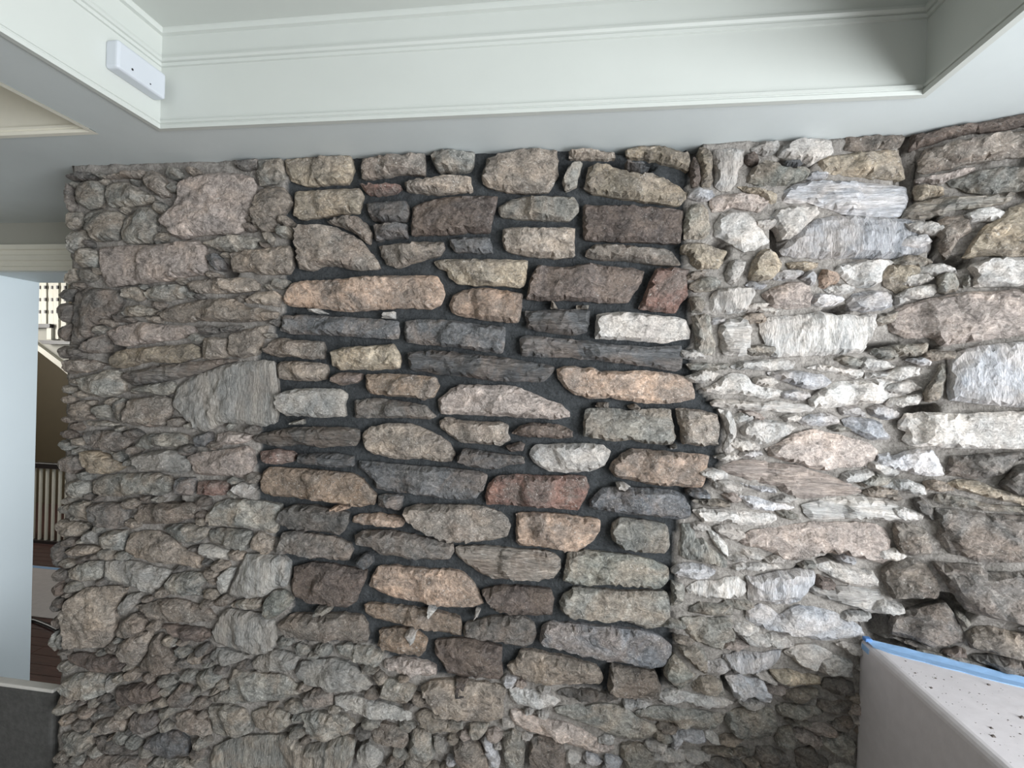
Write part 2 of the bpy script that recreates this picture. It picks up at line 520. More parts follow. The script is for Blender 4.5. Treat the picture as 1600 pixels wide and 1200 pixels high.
def stone_mesh(face, P, style, seed, in_fill, chip, clip_v=None):
    uv = [face.uv(x, y) for x, y in P]
    cu = sum(p[0] for p in uv) / len(uv); cv = sum(p[1] for p in uv) / len(uv)
    area = abs(sum(uv[i][0] * uv[(i + 1) % len(uv)][1] - uv[(i + 1) % len(uv)][0] * uv[i][1] for i in range(len(uv)))) / 2
    size = math.sqrt(area)
    step = 0.0105 if size > 0.10 else 0.0085 if size > 0.05 else 0.006
    O = outline(uv, step, 0.0022 if not chip else 0.0008, seed, 0.0 if chip else 0.0032 if in_fill else 0.0042)
    # interior points on a jittered grid
    rnd = random.Random(seed)
    us = [p[0] for p in O]; vs = [p[1] for p in O]
    cand = []
    g = step * 1.02
    y = min(vs) + g * .5; row = 0
    while y < max(vs):
        x = min(us) + (g * .5 if row % 2 else 0)
        while x < max(us):
            q = (x + rnd.uniform(-.3, .3) * g, y + rnd.uniform(-.3, .3) * g)
            if inside(O, *q): cand.append(q)
            x += g
        y += g * .87; row += 1
    if cand:
        C = np.array(cand); d = seg_dist(O, C)
        cand = [c for c, e in zip(cand, d) if e > step * .45]
    allp = O + cand
    res = delaunay_2d_cdt([Vector(p) for p in allp], [(i, (i + 1) % len(O)) for i in range(len(O))], [], 1, 1e-6)
    pv, faces = res[0], res[2]
    Q = np.array([(p.x, p.y) for p in pv])
    D = seg_dist(O, Q)
    inr = max(D.max(), 1e-3)
    ew = min(0.0085 if in_fill else 0.010, inr * .5)
    prot = (0.030 if in_fill else 0.024) * rnd.uniform(.8, 1.2)
    if chip: prot = 0.034
    if not in_fill: prot = min(prot, 0.012 + inr * .5)
    base = -0.020 if in_fill else -0.014
    sx, sy = rnd.uniform(-.09, .09), rnd.uniform(-.10, .05)
    # a few chipped planes
    planes = []
    for _ in range(4):
        a = rnd.uniform(0, 2 * math.pi)
        planes.append((math.cos(a), math.sin(a), rnd.uniform(.25, .75) * inr, rnd.uniform(.25, .6)))
    V = []
    for (u, v), e in zip(Q, D):
        t = min(1.0, e / ew)
        h = base + prot * math.sqrt(max(0.0, 1 - (1 - t) ** 2))
        du, dv = u - cu, v - cv
        k = min(1.0, e / (ew * .8))
        s = sx * du + sy * dv
        for ca, sa, off, sl in planes:
            w = du * ca + dv * sa - off
            if w > 0: s -= min(w * sl, .012)
        if style == 's':
            s += 0.0065 * noise.noise(Vector((u * 6, seed, v * 75 + 6 * noise.noise(Vector((u * 9, v * 9, seed)))))) + 0.005 * fbm(u, seed, v, 14, 3)
        elif style == 'v':
            s += 0.0065 * noise.noise(Vector((u * 48 + 4 * noise.noise(Vector((u * 9, v * 9, seed))), seed, v * 10))) + 0.005 * fbm(u, seed, v, 14, 3)
        else:
            s += (0.0055 if in_fill else 0.008) * fbm(u, seed * 1.3, v, 13, 3)
        s += 0.0045 * noise.noise(Vector((u * 42, v * 60, seed))) + 0.0022 * noise.noise(Vector((u * 95, v * 120, seed)))
        h += s * k * (0.4 if chip else 1.0) * (min(1.0, inr / .02))
        V.append((u, v, max(h, base + prot * t * .45)))
    nb = len(V)
    # skirt into the mortar
    border = {}
    for f in faces:
        n = len(f)
        for i in range(n):
            a, c = f[i], f[(i + 1) % n]
            if (c, a) in border: del border[(c, a)]
            else: border[(a, c)] = 1
    ids = {}
    skirt = []
    for a, c in border:
        for k in (a, c):
            if k not in ids:
                ids[k] = len(V); V.append((Q[k][0] + (cu - Q[k][0]) * .06, Q[k][1] + (cv - Q[k][1]) * .06, base - .035))
        skirt.append((c, a, ids[a], ids[c]))
    org = face.at(cu, cv, 0)
    W = [face.at(*p) - org for p in V]
    F = [tuple(f) for f in faces] + skirt
    # orientation: faces must look along the wall normal
    a, c, d = (W[i] for i in F[0][:3])
    if (c - a).cross(d - a).dot(face.n) < 0: F = [tuple(reversed(f)) for f in F]
    return org, W, F, area


STONES = '''
G 99 272 114 266 131 266 144 272 136 279 118 279 101 278
G 99 283 106 285 108 300 110 319 104 332 99 324 99 302
b 157 270 192 266 219 262 222 268 211 276 183 274 161 276
g 121 285 142 279 153 281 157 300 151 321 132 326 121 319 116 302
g 159 287 178 281 196 283 215 294 234 304 241 309 230 315 196 321 164 321 157 308
b 217 270 230 262 245 268 258 285 258 304 245 306 226 292 217 281
p 273 281 286 274 309 270 342 266 372 268 391 274 397 285 395 302 388 324 380 343 376 358 361 364 333 364 305 366 282 373 264 368 256 354 247 351 247 339 260 324 269 309 273 296
g 99 339 106 330 121 328 125 341 121 352 104 358 97 352
g 104 360 125 356 129 368 125 381 106 396 99 388 102 375
g 129 330 151 324 168 326 183 330 187 345 179 360 179 373 159 375 140 375 132 360 129 347
g 187 341 200 332 211 321 234 321 238 334 238 356 241 364 236 377 211 379 192 379 183 368 185 352
g 239 364 252 360 260 364 254 373 239 379 236 375
g 110 390 131 384 144 390 148 405 142 416 121 416 110 405
g 99 429 110 416 118 426 116 435 102 444 95 439
g 116 418 140 420 144 433 136 441 119 437
p 148 386 174 382 221 381 264 377 305 373 316 382 318 401 318 428 290 429 264 437 230 441 192 444 162 448 153 428 148 409
g 320 379 339 368 361 364 386 366 402 371 391 390 361 392 333 390 320 384
d 318 398 335 394 342 405 344 418 329 420 322 409
G 362 250 396 244 398 261 374 263 364 258
g 398 246 434 244 438 258 441 276 424 284 402 288 396 272 398 258
y 439 244 481 241 518 237 544 239 548 258 544 271 537 282 499 284 468 286 449 280 441 263
t 400 295 415 289 439 289 447 301 451 312 438 329 428 344 426 359 406 361 394 355 392 332 394 310
y 454 295 490 293 528 291 556 289 563 299 559 318 556 329 524 331 494 336 462 340 452 332 454 314
b 505 342 537 334 556 336 571 349 576 362 572 378 561 370 542 357 522 349 509 346
b 456 355 471 349 499 348 518 351 542 362 561 374 574 391 586 404 591 417 561 421 537 417 518 413 498 413 479 421 460 417 458 392 456 370
g 430 351 447 351 452 357 452 368 434 370 428 361
g 408 362 419 361 424 370 419 381 409 374
t 353 392 378 389 415 385 449 381 454 396 452 415 445 426 406 428 387 422 357 424
r 561 284 593 284 621 284 623 289 614 297 584 301 569 299 561 291
b 561 242 593 239 640 235 661 235 662 254 661 269 640 267 618 267 593 271 561 276 559 261
d 569 314 602 310 632 310 636 323 632 342 602 344 578 342 571 331
d 580 348 612 346 632 346 632 368 612 368 584 374 580 362
t 587 382 619 377 656 375 690 375 692 384 686 396 666 401 638 409 615 416 600 411 592 398
g 671 232 703 231 739 232 739 246 733 261 712 264 682 264 675 253 671 242
t 628 279 660 276 694 272 733 272 735 283 737 294 712 296 675 298 632 296
t 758 242 788 232 825 227 870 229 872 248 872 270 864 285 857 296 821 298 791 296 769 291 752 285 750 268 756 255
B 641 321 660 311 694 304 731 302 776 302 774 317 769 338 763 360 731 360 694 364 656 364 639 364 639 341
d 699 371 731 368 763 368 767 379 769 392 741 392 707 390 701 381
g 778 319 797 308 825 302 872 302 896 304 904 317 904 328 891 341 862 341 816 339 780 336 776 326
t 784 354 806 351 844 352 898 352 898 375 898 398 862 401 825 398 788 390 782 375
t 888 232 926 230 961 232 963 241 954 243 916 243 888 243
g 886 258 898 249 911 249 905 271 901 286 882 294 877 282 881 269
y 976 230 1001 222 1038 222 1057 228 1079 234 1081 251 1078 262 1062 256 1038 249 1019 243 991 241 978 238
d 976 249 1001 254 1019 256 1001 264 980 260
y 918 256 931 251 950 252 969 260 984 268 1001 268 1025 269 1044 275 1062 286 1078 298 1072 309 1066 318 1038 314 1001 309 963 305 926 298 911 290 916 275
B 911 316 954 316 1010 318 1057 322 1070 326 1070 350 1066 378 1029 376 982 374 935 374 912 371 909 341
b 916 389 931 378 963 378 1001 382 1038 384 1053 391 1061 402 1066 412 1038 412 1010 408 972 404 926 402 914 397
e 1070 342 1074 328 1085 316 1098 314 1109 324 1111 346 1111 367 1094 372 1070 372 1070 358
y 1066 382 1081 376 1104 378 1126 386 1138 391 1134 404 1126 419 1094 419 1081 410 1079 399 1066 391
B 1081 252 1087 241 1096 256 1098 275 1094 288 1083 290 1081 275
y 1094 226 1106 226 1117 241 1115 264 1119 279 1111 290 1098 288 1098 268 1092 249
wv 1118 231 1144 228 1167 229 1165 250 1156 265 1154 282 1144 295 1128 297 1118 288 1120 265 1116 246
B 1167 237 1178 233 1189 241 1188 252 1172 256 1165 248
g 1176 228 1195 220 1218 214 1221 226 1216 235 1199 239 1188 235 1176 233
w 1218 235 1229 224 1248 214 1281 211 1304 216 1308 235 1292 244 1272 254 1248 250 1229 246 1218 241
e 1169 274 1180 258 1195 250 1210 252 1225 261 1240 261 1255 258 1268 258 1270 271 1259 280 1232 286 1210 289 1188 288 1172 282
d 1227 248 1248 246 1262 250 1248 259 1229 258
p 1111 306 1135 301 1163 297 1188 302 1206 310 1202 319 1188 329 1172 325 1150 321 1131 327 1114 329 1111 318
y 1154 288 1172 288 1201 293 1219 299 1216 316 1208 316 1188 301 1163 295
ls 1225 297 1248 284 1285 278 1341 280 1398 286 1422 289 1426 308 1422 321 1412 336 1369 338 1322 332 1289 321 1266 314 1238 316 1225 314
g 1118 351 1129 332 1144 325 1163 327 1178 336 1193 355 1206 376 1195 381 1182 389 1165 392 1152 385 1135 374 1118 366
g 1204 336 1219 323 1248 319 1281 319 1285 329 1270 344 1253 361 1238 372 1225 372 1221 359 1210 346
lv 1221 389 1238 372 1257 355 1281 338 1313 334 1360 334 1407 338 1448 340 1454 359 1458 383 1456 396 1435 402 1379 402 1322 402 1285 402 1248 400 1225 396
b 1326 209 1375 208 1412 206 1420 209 1414 226 1403 230 1375 230 1338 234 1324 232
y 1300 239 1328 236 1366 232 1409 230 1412 243 1418 260 1420 277 1403 277 1366 275 1328 271 1300 269 1283 260 1281 249
R B 1424 208 1450 202 1488 194 1544 185 1600 174 1622 170 1622 189 1562 200 1516 204 1478 215 1441 226 1420 232
R b 1446 230 1478 221 1521 213 1562 206 1622 194 1622 241 1581 243 1544 247 1506 254 1478 262 1446 269 1435 264 1435 249
R g 1478 279 1506 271 1534 262 1572 256 1622 254 1622 294 1581 296 1553 301 1529 301 1506 294 1488 288
R p 1428 277 1441 273 1469 271 1488 264 1521 256 1529 260 1510 271 1484 279 1469 284 1450 282 1431 282
R y 1429 286 1450 286 1476 290 1478 301 1459 305 1441 311 1431 311 1428 298
R gs 1416 324 1431 314 1459 307 1497 303 1534 303 1562 299 1594 296 1581 312 1553 318 1525 324 1497 324 1472 333 1441 339 1409 339 1412 331
R b 1467 342 1480 335 1506 333 1518 341 1521 358 1504 369 1495 382 1488 395 1482 402 1472 397 1467 386 1469 371 1463 358
R y 1502 402 1510 391 1525 367 1544 348 1562 339 1581 320 1622 309 1622 397 1581 399 1553 397 1525 399
G 91 459 102 449 112 449 108 462 99 470 91 464
G 89 481 97 472 110 476 108 496 99 504 89 496
G 91 511 104 504 106 519 95 534 86 526
G 86 549 93 539 104 543 99 558 91 560
G 112 455 136 448 164 449 185 455 185 470 179 481 164 496 146 508 132 524 118 539 104 538 106 515 108 487
G 121 541 136 530 155 521 157 538 155 551 136 552 121 551
g 189 449 211 446 221 455 221 466 208 470 189 466
g 224 455 239 444 268 442 282 446 286 457 277 466 249 470 228 468 222 462
g 183 487 192 478 215 474 238 483 230 491 208 494 187 492
t 286 440 290 451 301 457 333 457 380 455 399 451 402 442 391 434 361 432 324 434 301 436
t 238 489 268 476 305 468 342 464 365 466 380 478 408 481 431 487 429 496 389 502 342 502 305 500 277 504 249 500
p 159 517 183 508 211 502 239 506 268 508 296 508 305 517 290 526 258 532 221 536 192 541 174 538 166 528
G 307 511 324 508 337 511 335 521 314 521 305 517
G 339 511 358 508 376 509 361 517 342 519
y 162 562 174 549 192 545 230 541 268 539 296 536 305 541 307 558 286 564 258 568 230 564 202 571 183 575 166 573
t 312 528 333 526 350 528 352 543 352 556 324 562 311 560 311 543
b 95 562 118 560 140 562 155 569 146 577 127 582 102 584 95 575
Gs 187 582 211 577 239 571 268 568 305 564 342 560 371 562 342 569 305 584 268 592 230 599 202 603 189 594
g 118 590 146 582 161 577 179 579 189 599 191 609 178 616 155 622 132 618 118 605
g 196 609 215 601 239 598 264 596 269 603 266 614 252 618 221 616 198 616
b 196 624 221 620 245 618 264 622 264 637 258 659 252 667 230 669 202 665 191 661 192 642
wv 271 605 290 592 314 581 342 571 371 566 408 562 425 564 429 599 431 637 425 663 410 667 380 663 352 661 333 667 316 676 301 672 290 658 275 646 266 633 266 622
t 378 467 396 454 424 452 434 461 428 478 406 474 381 472
t 355 521 378 514 415 506 411 521 402 542 396 555 374 559 355 557 355 536
o 436 465 445 444 460 437 509 435 565 429 621 428 679 428 689 442 694 458 687 474 674 482 640 480 593 482 537 486 490 480 452 478 438 472
d 434 491 481 491 528 493 584 497 619 501 621 518 618 529 574 527 509 523 452 521 430 516 434 504
Wc 475 484 490 480 505 488 490 489
Wc 591 495 599 488 612 484 612 497
b 408 544 419 531 430 527 462 531 499 532 503 544 501 561 481 561 452 557 424 557 409 551
t 426 570 434 564 471 564 505 568 507 581 503 594 481 596 443 594 428 591
y 512 548 528 542 565 540 593 538 612 536 619 548 623 562 621 576 574 578 528 578 514 570 512 559
B 512 587 531 581 561 583 559 592 550 600 528 602 514 598
k 567 585 599 583 640 585 679 589 683 604 676 621 659 626 636 621 601 619 574 615 567 604
y 675 406 694 402 728 402 769 402 823 404 823 422 818 445 810 449 778 443 741 445 709 441 699 432 696 421 681 417
d 628 501 647 498 694 498 741 505 788 509 788 528 784 552 750 548 703 541 666 539 632 535 628 516
o 698 475 705 460 722 451 750 447 788 451 816 458 814 479 810 503 788 503 750 498 722 494 703 488
ds 634 550 675 546 731 552 788 558 825 565 866 572 862 584 851 597 816 597 769 595 722 589 675 584 638 578 634 565
B 832 422 840 411 868 415 896 413 919 408 952 413 990 417 1009 421 1005 438 994 456 982 471 952 473 915 469 878 468 840 468 821 466 825 441
r 1026 417 1056 415 1082 417 1076 438 1078 460 1065 475 1058 488 1028 486 998 481 1005 464 1014 441
ds 819 484 840 482 878 482 922 482 922 498 919 518 896 524 859 520 821 512
w 932 490 952 486 990 486 1037 492 1065 494 1074 499 1082 516 1080 529 1061 531 1037 537 1012 533 981 531 943 529 930 528 930 509
ds 810 528 821 524 859 526 915 531 952 537 1009 541 1067 539 1069 550 1069 576 1056 580 1009 572 952 565 896 559 840 558 812 556
gc 862 466 872 481 859 481
gc 900 475 921 475 919 481 900 481
o 868 576 881 572 896 571 911 574 924 572 938 580 971 580 1009 578 1046 582 1074 588 1084 595 1088 610 1088 623 1074 627 1050 631 1018 631 990 629 956 623 924 623 900 619 885 608 872 593
w 1135 425 1144 406 1154 402 1167 408 1165 421 1158 434 1150 444 1139 440
y 1172 427 1180 402 1191 389 1204 386 1218 395 1225 410 1221 427 1210 434 1191 438 1174 436
g 1081 440 1098 431 1120 431 1129 438 1129 448 1116 453 1088 455 1079 449
wv 1116 455 1131 449 1154 446 1178 448 1184 455 1176 470 1172 485 1154 489 1131 489 1112 485 1109 470
g 1079 462 1098 461 1105 474 1098 489 1081 487
gv 1082 492 1101 489 1112 492 1114 511 1120 534 1120 552 1107 556 1092 552 1088 530 1084 508
ws 1128 504 1144 496 1169 494 1176 515 1176 539 1176 556 1154 556 1131 554 1128 530 1124 515
wv 1189 504 1206 494 1248 492 1289 485 1313 491 1351 491 1377 489 1377 504 1369 522 1360 538 1351 551 1304 554 1257 556 1210 558 1201 543 1191 521
p 1193 459 1206 448 1232 440 1251 438 1270 448 1272 459 1270 478 1238 483 1210 479 1201 468
l 1274 459 1294 457 1317 461 1326 466 1308 476 1285 479 1272 474
l 1253 434 1270 421 1279 425 1278 442 1270 446
o 1281 448 1283 432 1289 418 1304 421 1319 431 1311 442 1292 449
w 1315 412 1351 404 1394 404 1409 408 1390 416 1382 425 1384 438 1364 448 1338 448 1322 436 1308 421
y 1232 408 1257 406 1281 408 1281 416 1262 421 1238 419
y 1386 424 1394 413 1416 409 1441 413 1463 417 1465 430 1463 445 1450 456 1428 460 1403 456 1386 445 1384 436
l 1326 468 1338 456 1366 452 1390 452 1399 460 1399 477 1384 484 1356 486 1332 484
g 1401 464 1416 460 1428 468 1416 475 1403 477
R g 1465 430 1478 422 1495 424 1502 441 1497 454 1478 458 1465 454 1465 441
R w 1512 417 1525 408 1553 400 1622 398 1622 443 1581 447 1559 445 1534 447 1521 447 1523 430
R g 1510 426 1519 428 1519 447 1506 449 1508 438
R p 1386 498 1398 482 1416 475 1446 466 1478 460 1516 454 1562 452 1622 447 1622 522 1581 526 1544 531 1497 537 1472 542 1461 531 1450 526 1416 528 1394 520 1386 511
R g 1375 542 1390 539 1416 537 1452 535 1452 552 1431 558 1403 556 1382 552
R l 1416 561 1446 556 1458 565 1456 572 1431 569
R lv 1482 558 1510 544 1553 537 1622 531 1622 638 1581 636 1534 632 1506 629 1484 625 1480 604 1484 580
t 108 630 126 624 136 639 132 656 111 660 104 649
g 141 634 164 630 169 645 164 654 145 654 139 645
g 175 630 186 622 190 645 186 662 177 658 173 645
g 126 658 154 658 177 662 177 666 145 668 130 664
G 121 677 145 673 173 673 192 681 198 692 190 703 164 705 141 701 126 692
g 207 692 220 679 248 677 276 677 289 681 288 694 272 699 242 699 220 703 207 699
d 299 682 321 675 325 686 321 699 302 699
y 122 705 141 705 160 712 175 720 192 729 179 737 160 742 141 742 128 733 121 720
g 164 707 182 707 190 712 190 724 177 718
w 199 714 220 709 248 703 272 705 280 714 295 726 289 739 276 742 248 739 220 737 211 724
p 286 716 302 709 332 705 361 701 381 698 391 707 392 724 387 739 378 748 355 746 323 744 299 742 295 728
G 94 714 117 712 121 733 111 742 96 739 89 728
g 100 754 122 750 132 758 132 772 122 780 104 778 96 767
g 138 754 160 744 182 741 211 741 239 739 258 746 269 758 261 771 242 776 211 774 182 778 154 776 138 772
d 271 748 297 748 299 761 295 776 272 776 269 761
r 304 754 329 752 351 754 351 774 329 776 302 774
G 136 788 164 786 186 789 196 799 194 818 182 827 154 825 139 812
g 108 786 132 784 136 802 138 818 122 814 108 799
b 209 791 239 788 267 789 291 786 306 791 308 799 295 812 272 818 239 821 211 821 207 808
g 85 814 108 816 126 819 132 827 122 840 98 840 87 829
w 130 832 141 829 147 838 145 851 134 851 126 844
p 334 679 355 675 378 677 387 681 383 690 362 696 340 696 332 692
W 357 765 370 754 385 758 394 765 387 774 378 780 364 772
g 316 806 332 788 349 782 378 782 411 786 434 791 432 810 428 836 415 834 396 827 359 825 321 825
l 426 615 452 608 490 606 528 608 537 615 533 634 535 652 509 654 471 652 443 651 428 641
G 550 626 584 622 631 628 662 634 679 651 670 656 631 654 584 654 550 654 548 641
gc 454 658 469 656 468 664 452 664
Gs 387 684 402 679 424 673 452 669 481 668 509 669 537 668 558 673 558 688 550 698 528 699 499 701 462 696 430 701 408 696 392 690
r 400 707 424 703 449 707 454 712 452 724 424 728 404 724 400 716
ds 458 712 490 709 528 711 548 714 548 731 528 733 490 729 462 726
k 404 739 415 731 452 733 499 737 546 741 561 750 574 765 584 776 582 791 556 795 518 789 481 784 452 780 419 778 402 771 400 756
t 561 679 574 668 602 662 636 662 661 671 683 681 702 696 709 711 704 722 685 724 653 718 621 720 602 716 574 709 563 696
d 556 720 602 726 640 729 696 733 752 739 760 744 754 767 741 782 715 784 678 780 640 774 612 772 584 765 580 754 569 742 556 733
ds 586 776 612 774 625 778 623 793 621 801 602 797 586 793
oc 516 793 528 791 541 797 528 801 516 799
b 684 659 694 653 731 659 778 659 793 666 793 678 797 689 782 698 750 696 716 692 698 679 684 668
B 797 678 810 666 834 661 872 664 896 674 896 685 872 687 834 685 806 681
p 681 625 703 606 716 601 759 602 802 602 825 612 853 623 878 632 889 644 891 653 862 657 816 653 769 651 722 649 686 648 681 636
d 712 715 722 702 741 704 778 711 819 715 819 726 797 728 788 730 769 736 735 732 712 724
B 788 698 810 692 819 696 816 706 795 708
g 915 640 930 638 952 638 990 642 1028 638 1050 640 1054 659 1059 685 1052 696 1028 696 1009 694 986 689 962 692 934 687 911 683 911 664
b 1056 638 1074 638 1102 642 1125 648 1129 674 1125 698 1093 698 1067 696 1065 670
tc 934 629 952 629 952 638 930 636
tc 981 634 994 631 1003 638 999 642 984 640
Wc 1050 698 1058 694 1061 702 1050 704
Wc 962 756 975 756 988 764 975 769 966 768
o 956 724 971 711 990 702 1018 704 1065 708 1112 713 1108 730 1106 749 1101 764 1065 762 1037 762 1009 758 981 752 962 747 952 734
w 834 696 868 694 906 694 943 696 954 706 952 721 945 730 924 738 887 741 855 738 831 724 825 711
r 761 758 774 745 802 743 840 745 896 745 917 747 921 762 915 781 904 801 878 799 840 796 793 792 758 792 756 777
l 930 775 943 764 981 764 1028 766 1061 769 1072 779 1080 792 1084 809 1072 814 1046 814 1009 809 971 805 934 799 921 796 921 786
w 1144 573 1158 564 1191 562 1232 560 1246 566 1244 577 1210 579 1172 577 1150 577
g 1075 568 1107 566 1142 569 1142 577 1116 579 1082 577
w 1099 607 1116 601 1128 592 1139 584 1154 582 1169 586 1178 596 1195 605 1219 609 1236 614 1225 618 1199 624 1176 618 1154 616 1126 616 1105 612
l 1201 582 1229 579 1251 579 1266 582 1294 586 1304 598 1294 609 1270 609 1248 603 1229 596 1210 592
w 1262 575 1285 569 1313 573 1341 575 1356 579 1352 588 1341 592 1313 584 1285 579
ws 1111 629 1120 624 1144 624 1172 628 1201 629 1219 626 1238 631 1262 631 1279 639 1270 644 1238 646 1206 642 1163 641 1135 637 1114 635
wv 1124 639 1135 642 1146 644 1152 658 1154 676 1148 695 1152 704 1142 710 1131 704 1139 682 1135 663
w 1159 672 1172 658 1191 654 1210 658 1232 661 1249 667 1238 680 1219 688 1201 695 1188 695 1178 686 1161 680
l 1249 656 1266 648 1294 646 1315 652 1317 661 1294 667 1262 665 1251 661
p 1197 702 1219 693 1238 682 1257 674 1276 671 1304 678 1332 684 1364 693 1379 706 1371 725 1351 732 1322 732 1294 738 1270 734 1248 725 1225 721 1206 714
w 1118 716 1131 710 1150 708 1161 716 1150 721 1128 721
ps 1126 731 1144 723 1163 718 1182 718 1201 723 1229 727 1251 727 1276 738 1300 744 1332 755 1352 770 1341 774 1313 778 1289 779 1262 781 1244 779 1225 770 1218 761 1191 757 1163 749 1150 744 1135 742
l 1156 755 1182 759 1214 764 1218 772 1191 770 1163 762
w 1345 568 1356 556 1384 562 1409 573 1398 577 1371 579 1352 577
w 1356 582 1384 581 1412 577 1416 586 1409 588 1375 590 1356 592
w 1300 598 1328 594 1356 594 1384 592 1409 590 1420 598 1420 612 1435 616 1433 628 1412 629 1384 631 1347 631 1322 635 1300 639 1270 637 1268 626 1274 618
R g 1461 588 1469 569 1478 566 1480 588 1476 616 1469 628 1446 628 1442 616
R w 1403 659 1416 646 1446 644 1506 646 1622 642 1622 702 1562 702 1506 701 1450 699 1422 697 1409 688 1416 676 1403 669
l 1319 656 1338 652 1366 654 1381 661 1388 674 1401 684 1390 689 1360 688 1341 678 1322 665
R l 1368 710 1390 708 1394 712 1431 702 1459 704 1472 725 1478 744 1450 746 1416 738 1384 734 1362 729
R G 1482 725 1488 714 1544 710 1622 706 1622 719 1591 721 1579 740 1544 749 1516 749 1478 742
R G 1579 742 1591 729 1622 723 1622 789 1562 762
R y 1478 759 1497 749 1534 753 1562 766 1622 778 1622 794 1572 785 1534 776 1502 766
t 192 848 198 836 216 831 242 832 263 842 276 855 295 864 314 878 308 891 286 887 258 883 229 879 205 872 188 864
g 154 836 168 831 188 831 190 848 186 862 168 861 154 851
g 248 829 267 821 295 821 321 827 319 838 304 851 289 853 276 848 263 838
t 100 861 108 855 136 855 151 859 145 866 126 870 108 872 100 868
w 306 853 323 853 351 862 355 870 348 878 329 874 310 866
w 158 879 182 878 211 881 239 889 263 894 254 908 242 922 229 932 211 922 192 917 164 911 156 904
g 98 894 117 883 141 878 152 881 154 900 149 909 126 911 108 908
g 254 913 263 900 286 896 310 898 318 911 304 922 314 934 286 934 261 928
w 334 922 338 900 351 889 362 891 355 908 348 928 340 932
k 104 934 126 922 154 919 179 919 192 922 182 941 173 960 173 982 168 1007 154 1016 126 1016 98 1016 94 998 96 969 92 956
w 182 945 194 932 216 928 212 941 198 956 182 966 177 960
b 205 951 239 941 267 938 295 945 318 954 334 968 323 975 295 975 258 975 226 971 216 960
b 175 990 182 975 201 962 220 971 226 984 211 994 192 1003 175 999
B 246 979 276 982 304 982 323 990 325 998 310 1007 276 1003 254 990
G 78 898 85 891 96 894 98 904 89 911 79 906
B 76 922 87 911 94 919 94 932 85 934 79 926
G 76 947 81 936 91 938 92 951 83 960 76 956
G 78 968 87 964 94 979 92 986 79 986
g 72 1012 78 990 85 988 85 1012 78 1022
g 87 990 94 988 94 1011 89 1020 85 1012
G 76 876 78 855 85 846 94 857 92 881 81 889
G 436 797 452 791 471 791 499 795 528 801 541 804 539 821 533 834 524 840 499 834 471 831 443 825 430 816 432 806
G 434 836 456 832 481 838 518 842 542 853 546 866 541 879 518 879 481 874 452 870 424 868 428 851
t 389 842 398 832 411 838 424 846 421 862 411 870 396 862 387 855
g 321 831 340 827 368 829 387 832 392 840 385 851 381 862 359 859 340 855 323 849
wv 378 868 406 868 434 870 447 881 449 902 445 919 426 921 411 934 387 938 362 936 351 930 361 908 370 887
e 411 938 422 926 438 926 447 936 451 945 439 960 424 969 409 964 408 949
B 454 889 481 883 512 885 546 892 569 896 567 911 558 930 552 945 537 954 509 951 475 945 452 936 449 922 452 904
d 554 876 565 868 576 872 578 885 569 892 556 887
o 548 810 561 806 593 806 621 810 631 818 625 827 593 825 561 823 546 818
G 548 840 561 832 602 832 640 838 678 848 706 853 708 864 700 878 674 879 640 876 612 872 588 870 574 859 554 855
g 355 945 378 939 404 939 404 952 387 956 359 952
wv 325 990 336 971 349 954 378 958 411 964 426 973 428 990 430 1012 411 1026 392 1028 359 1018 331 1007
b 430 975 449 964 486 966 528 964 561 968 571 982 572 998 569 1011 537 1007 499 1003 468 1005 447 998 434 986
gc 490 952 512 954 509 962 488 964
o 576 905 585 890 609 888 647 892 684 894 712 896 728 905 741 920 750 939 754 948 735 954 694 954 666 948 628 942 600 935 572 920
k 564 948 600 950 638 954 668 959 694 965 716 971 720 986 718 999 690 993 656 988 619 980 581 971 566 961
B 750 926 778 920 825 922 862 926 866 942 861 967 834 967 816 965 797 965 772 959 759 946 752 935
b 628 796 647 791 684 792 722 791 750 794 778 802 793 813 797 824 791 841 772 847 731 851 690 847 666 839 647 824 632 811
bs 709 858 750 856 806 862 862 866 876 877 876 892 866 907 844 911 806 909 769 909 746 898 722 882 709 869
o 804 804 844 804 891 808 939 815 939 832 930 847 909 862 881 864 844 858 810 856 804 849 804 826
Wc 666 950 679 958 669 969
Wc 741 956 748 959 744 971 739 967
g 956 821 971 811 1009 817 1041 821 1048 832 1050 854 1042 868 1018 868 990 866 971 860 958 849 954 834
e 887 868 915 864 952 868 999 873 1028 882 1046 890 1048 911 1033 926 999 922 962 918 924 920 896 918 879 911 883 886
g 878 935 896 922 924 924 971 929 1018 928 1046 931 1050 948 1050 972 1037 986 1012 989 990 980 968 972 943 976 915 971 891 971 874 958 874 946
g 1050 912 1069 916 1071 935 1067 948 1050 952 1052 931
l 1158 776 1176 776 1201 784 1229 789 1246 795 1232 799 1206 801 1176 797 1167 789
ws 1255 791 1281 784 1322 776 1369 778 1407 788 1428 802 1416 810 1394 816 1360 812 1322 814 1270 814 1259 802
l 1073 767 1088 763 1107 769 1116 778 1112 782 1088 780 1075 776
g 1082 784 1107 782 1131 782 1146 788 1144 795 1126 795 1098 791
w 1084 799 1098 797 1135 797 1163 801 1191 804 1216 806 1218 816 1195 823 1163 823 1135 816 1116 821 1101 819 1090 808
gv 1068 821 1079 819 1088 831 1088 844 1101 844 1111 857 1126 866 1139 881 1139 885 1126 889 1107 883 1082 878 1066 874 1060 859 1066 840
W 1103 823 1120 834 1135 848 1141 866 1141 878 1129 866 1116 848
p 1156 848 1172 832 1206 827 1248 819 1304 818 1351 818 1375 821 1392 832 1399 859 1394 878 1384 885 1360 878 1322 868 1285 866 1257 879 1229 879 1214 868 1188 859 1163 855
w 1158 866 1163 859 1182 864 1199 874 1191 879 1169 876
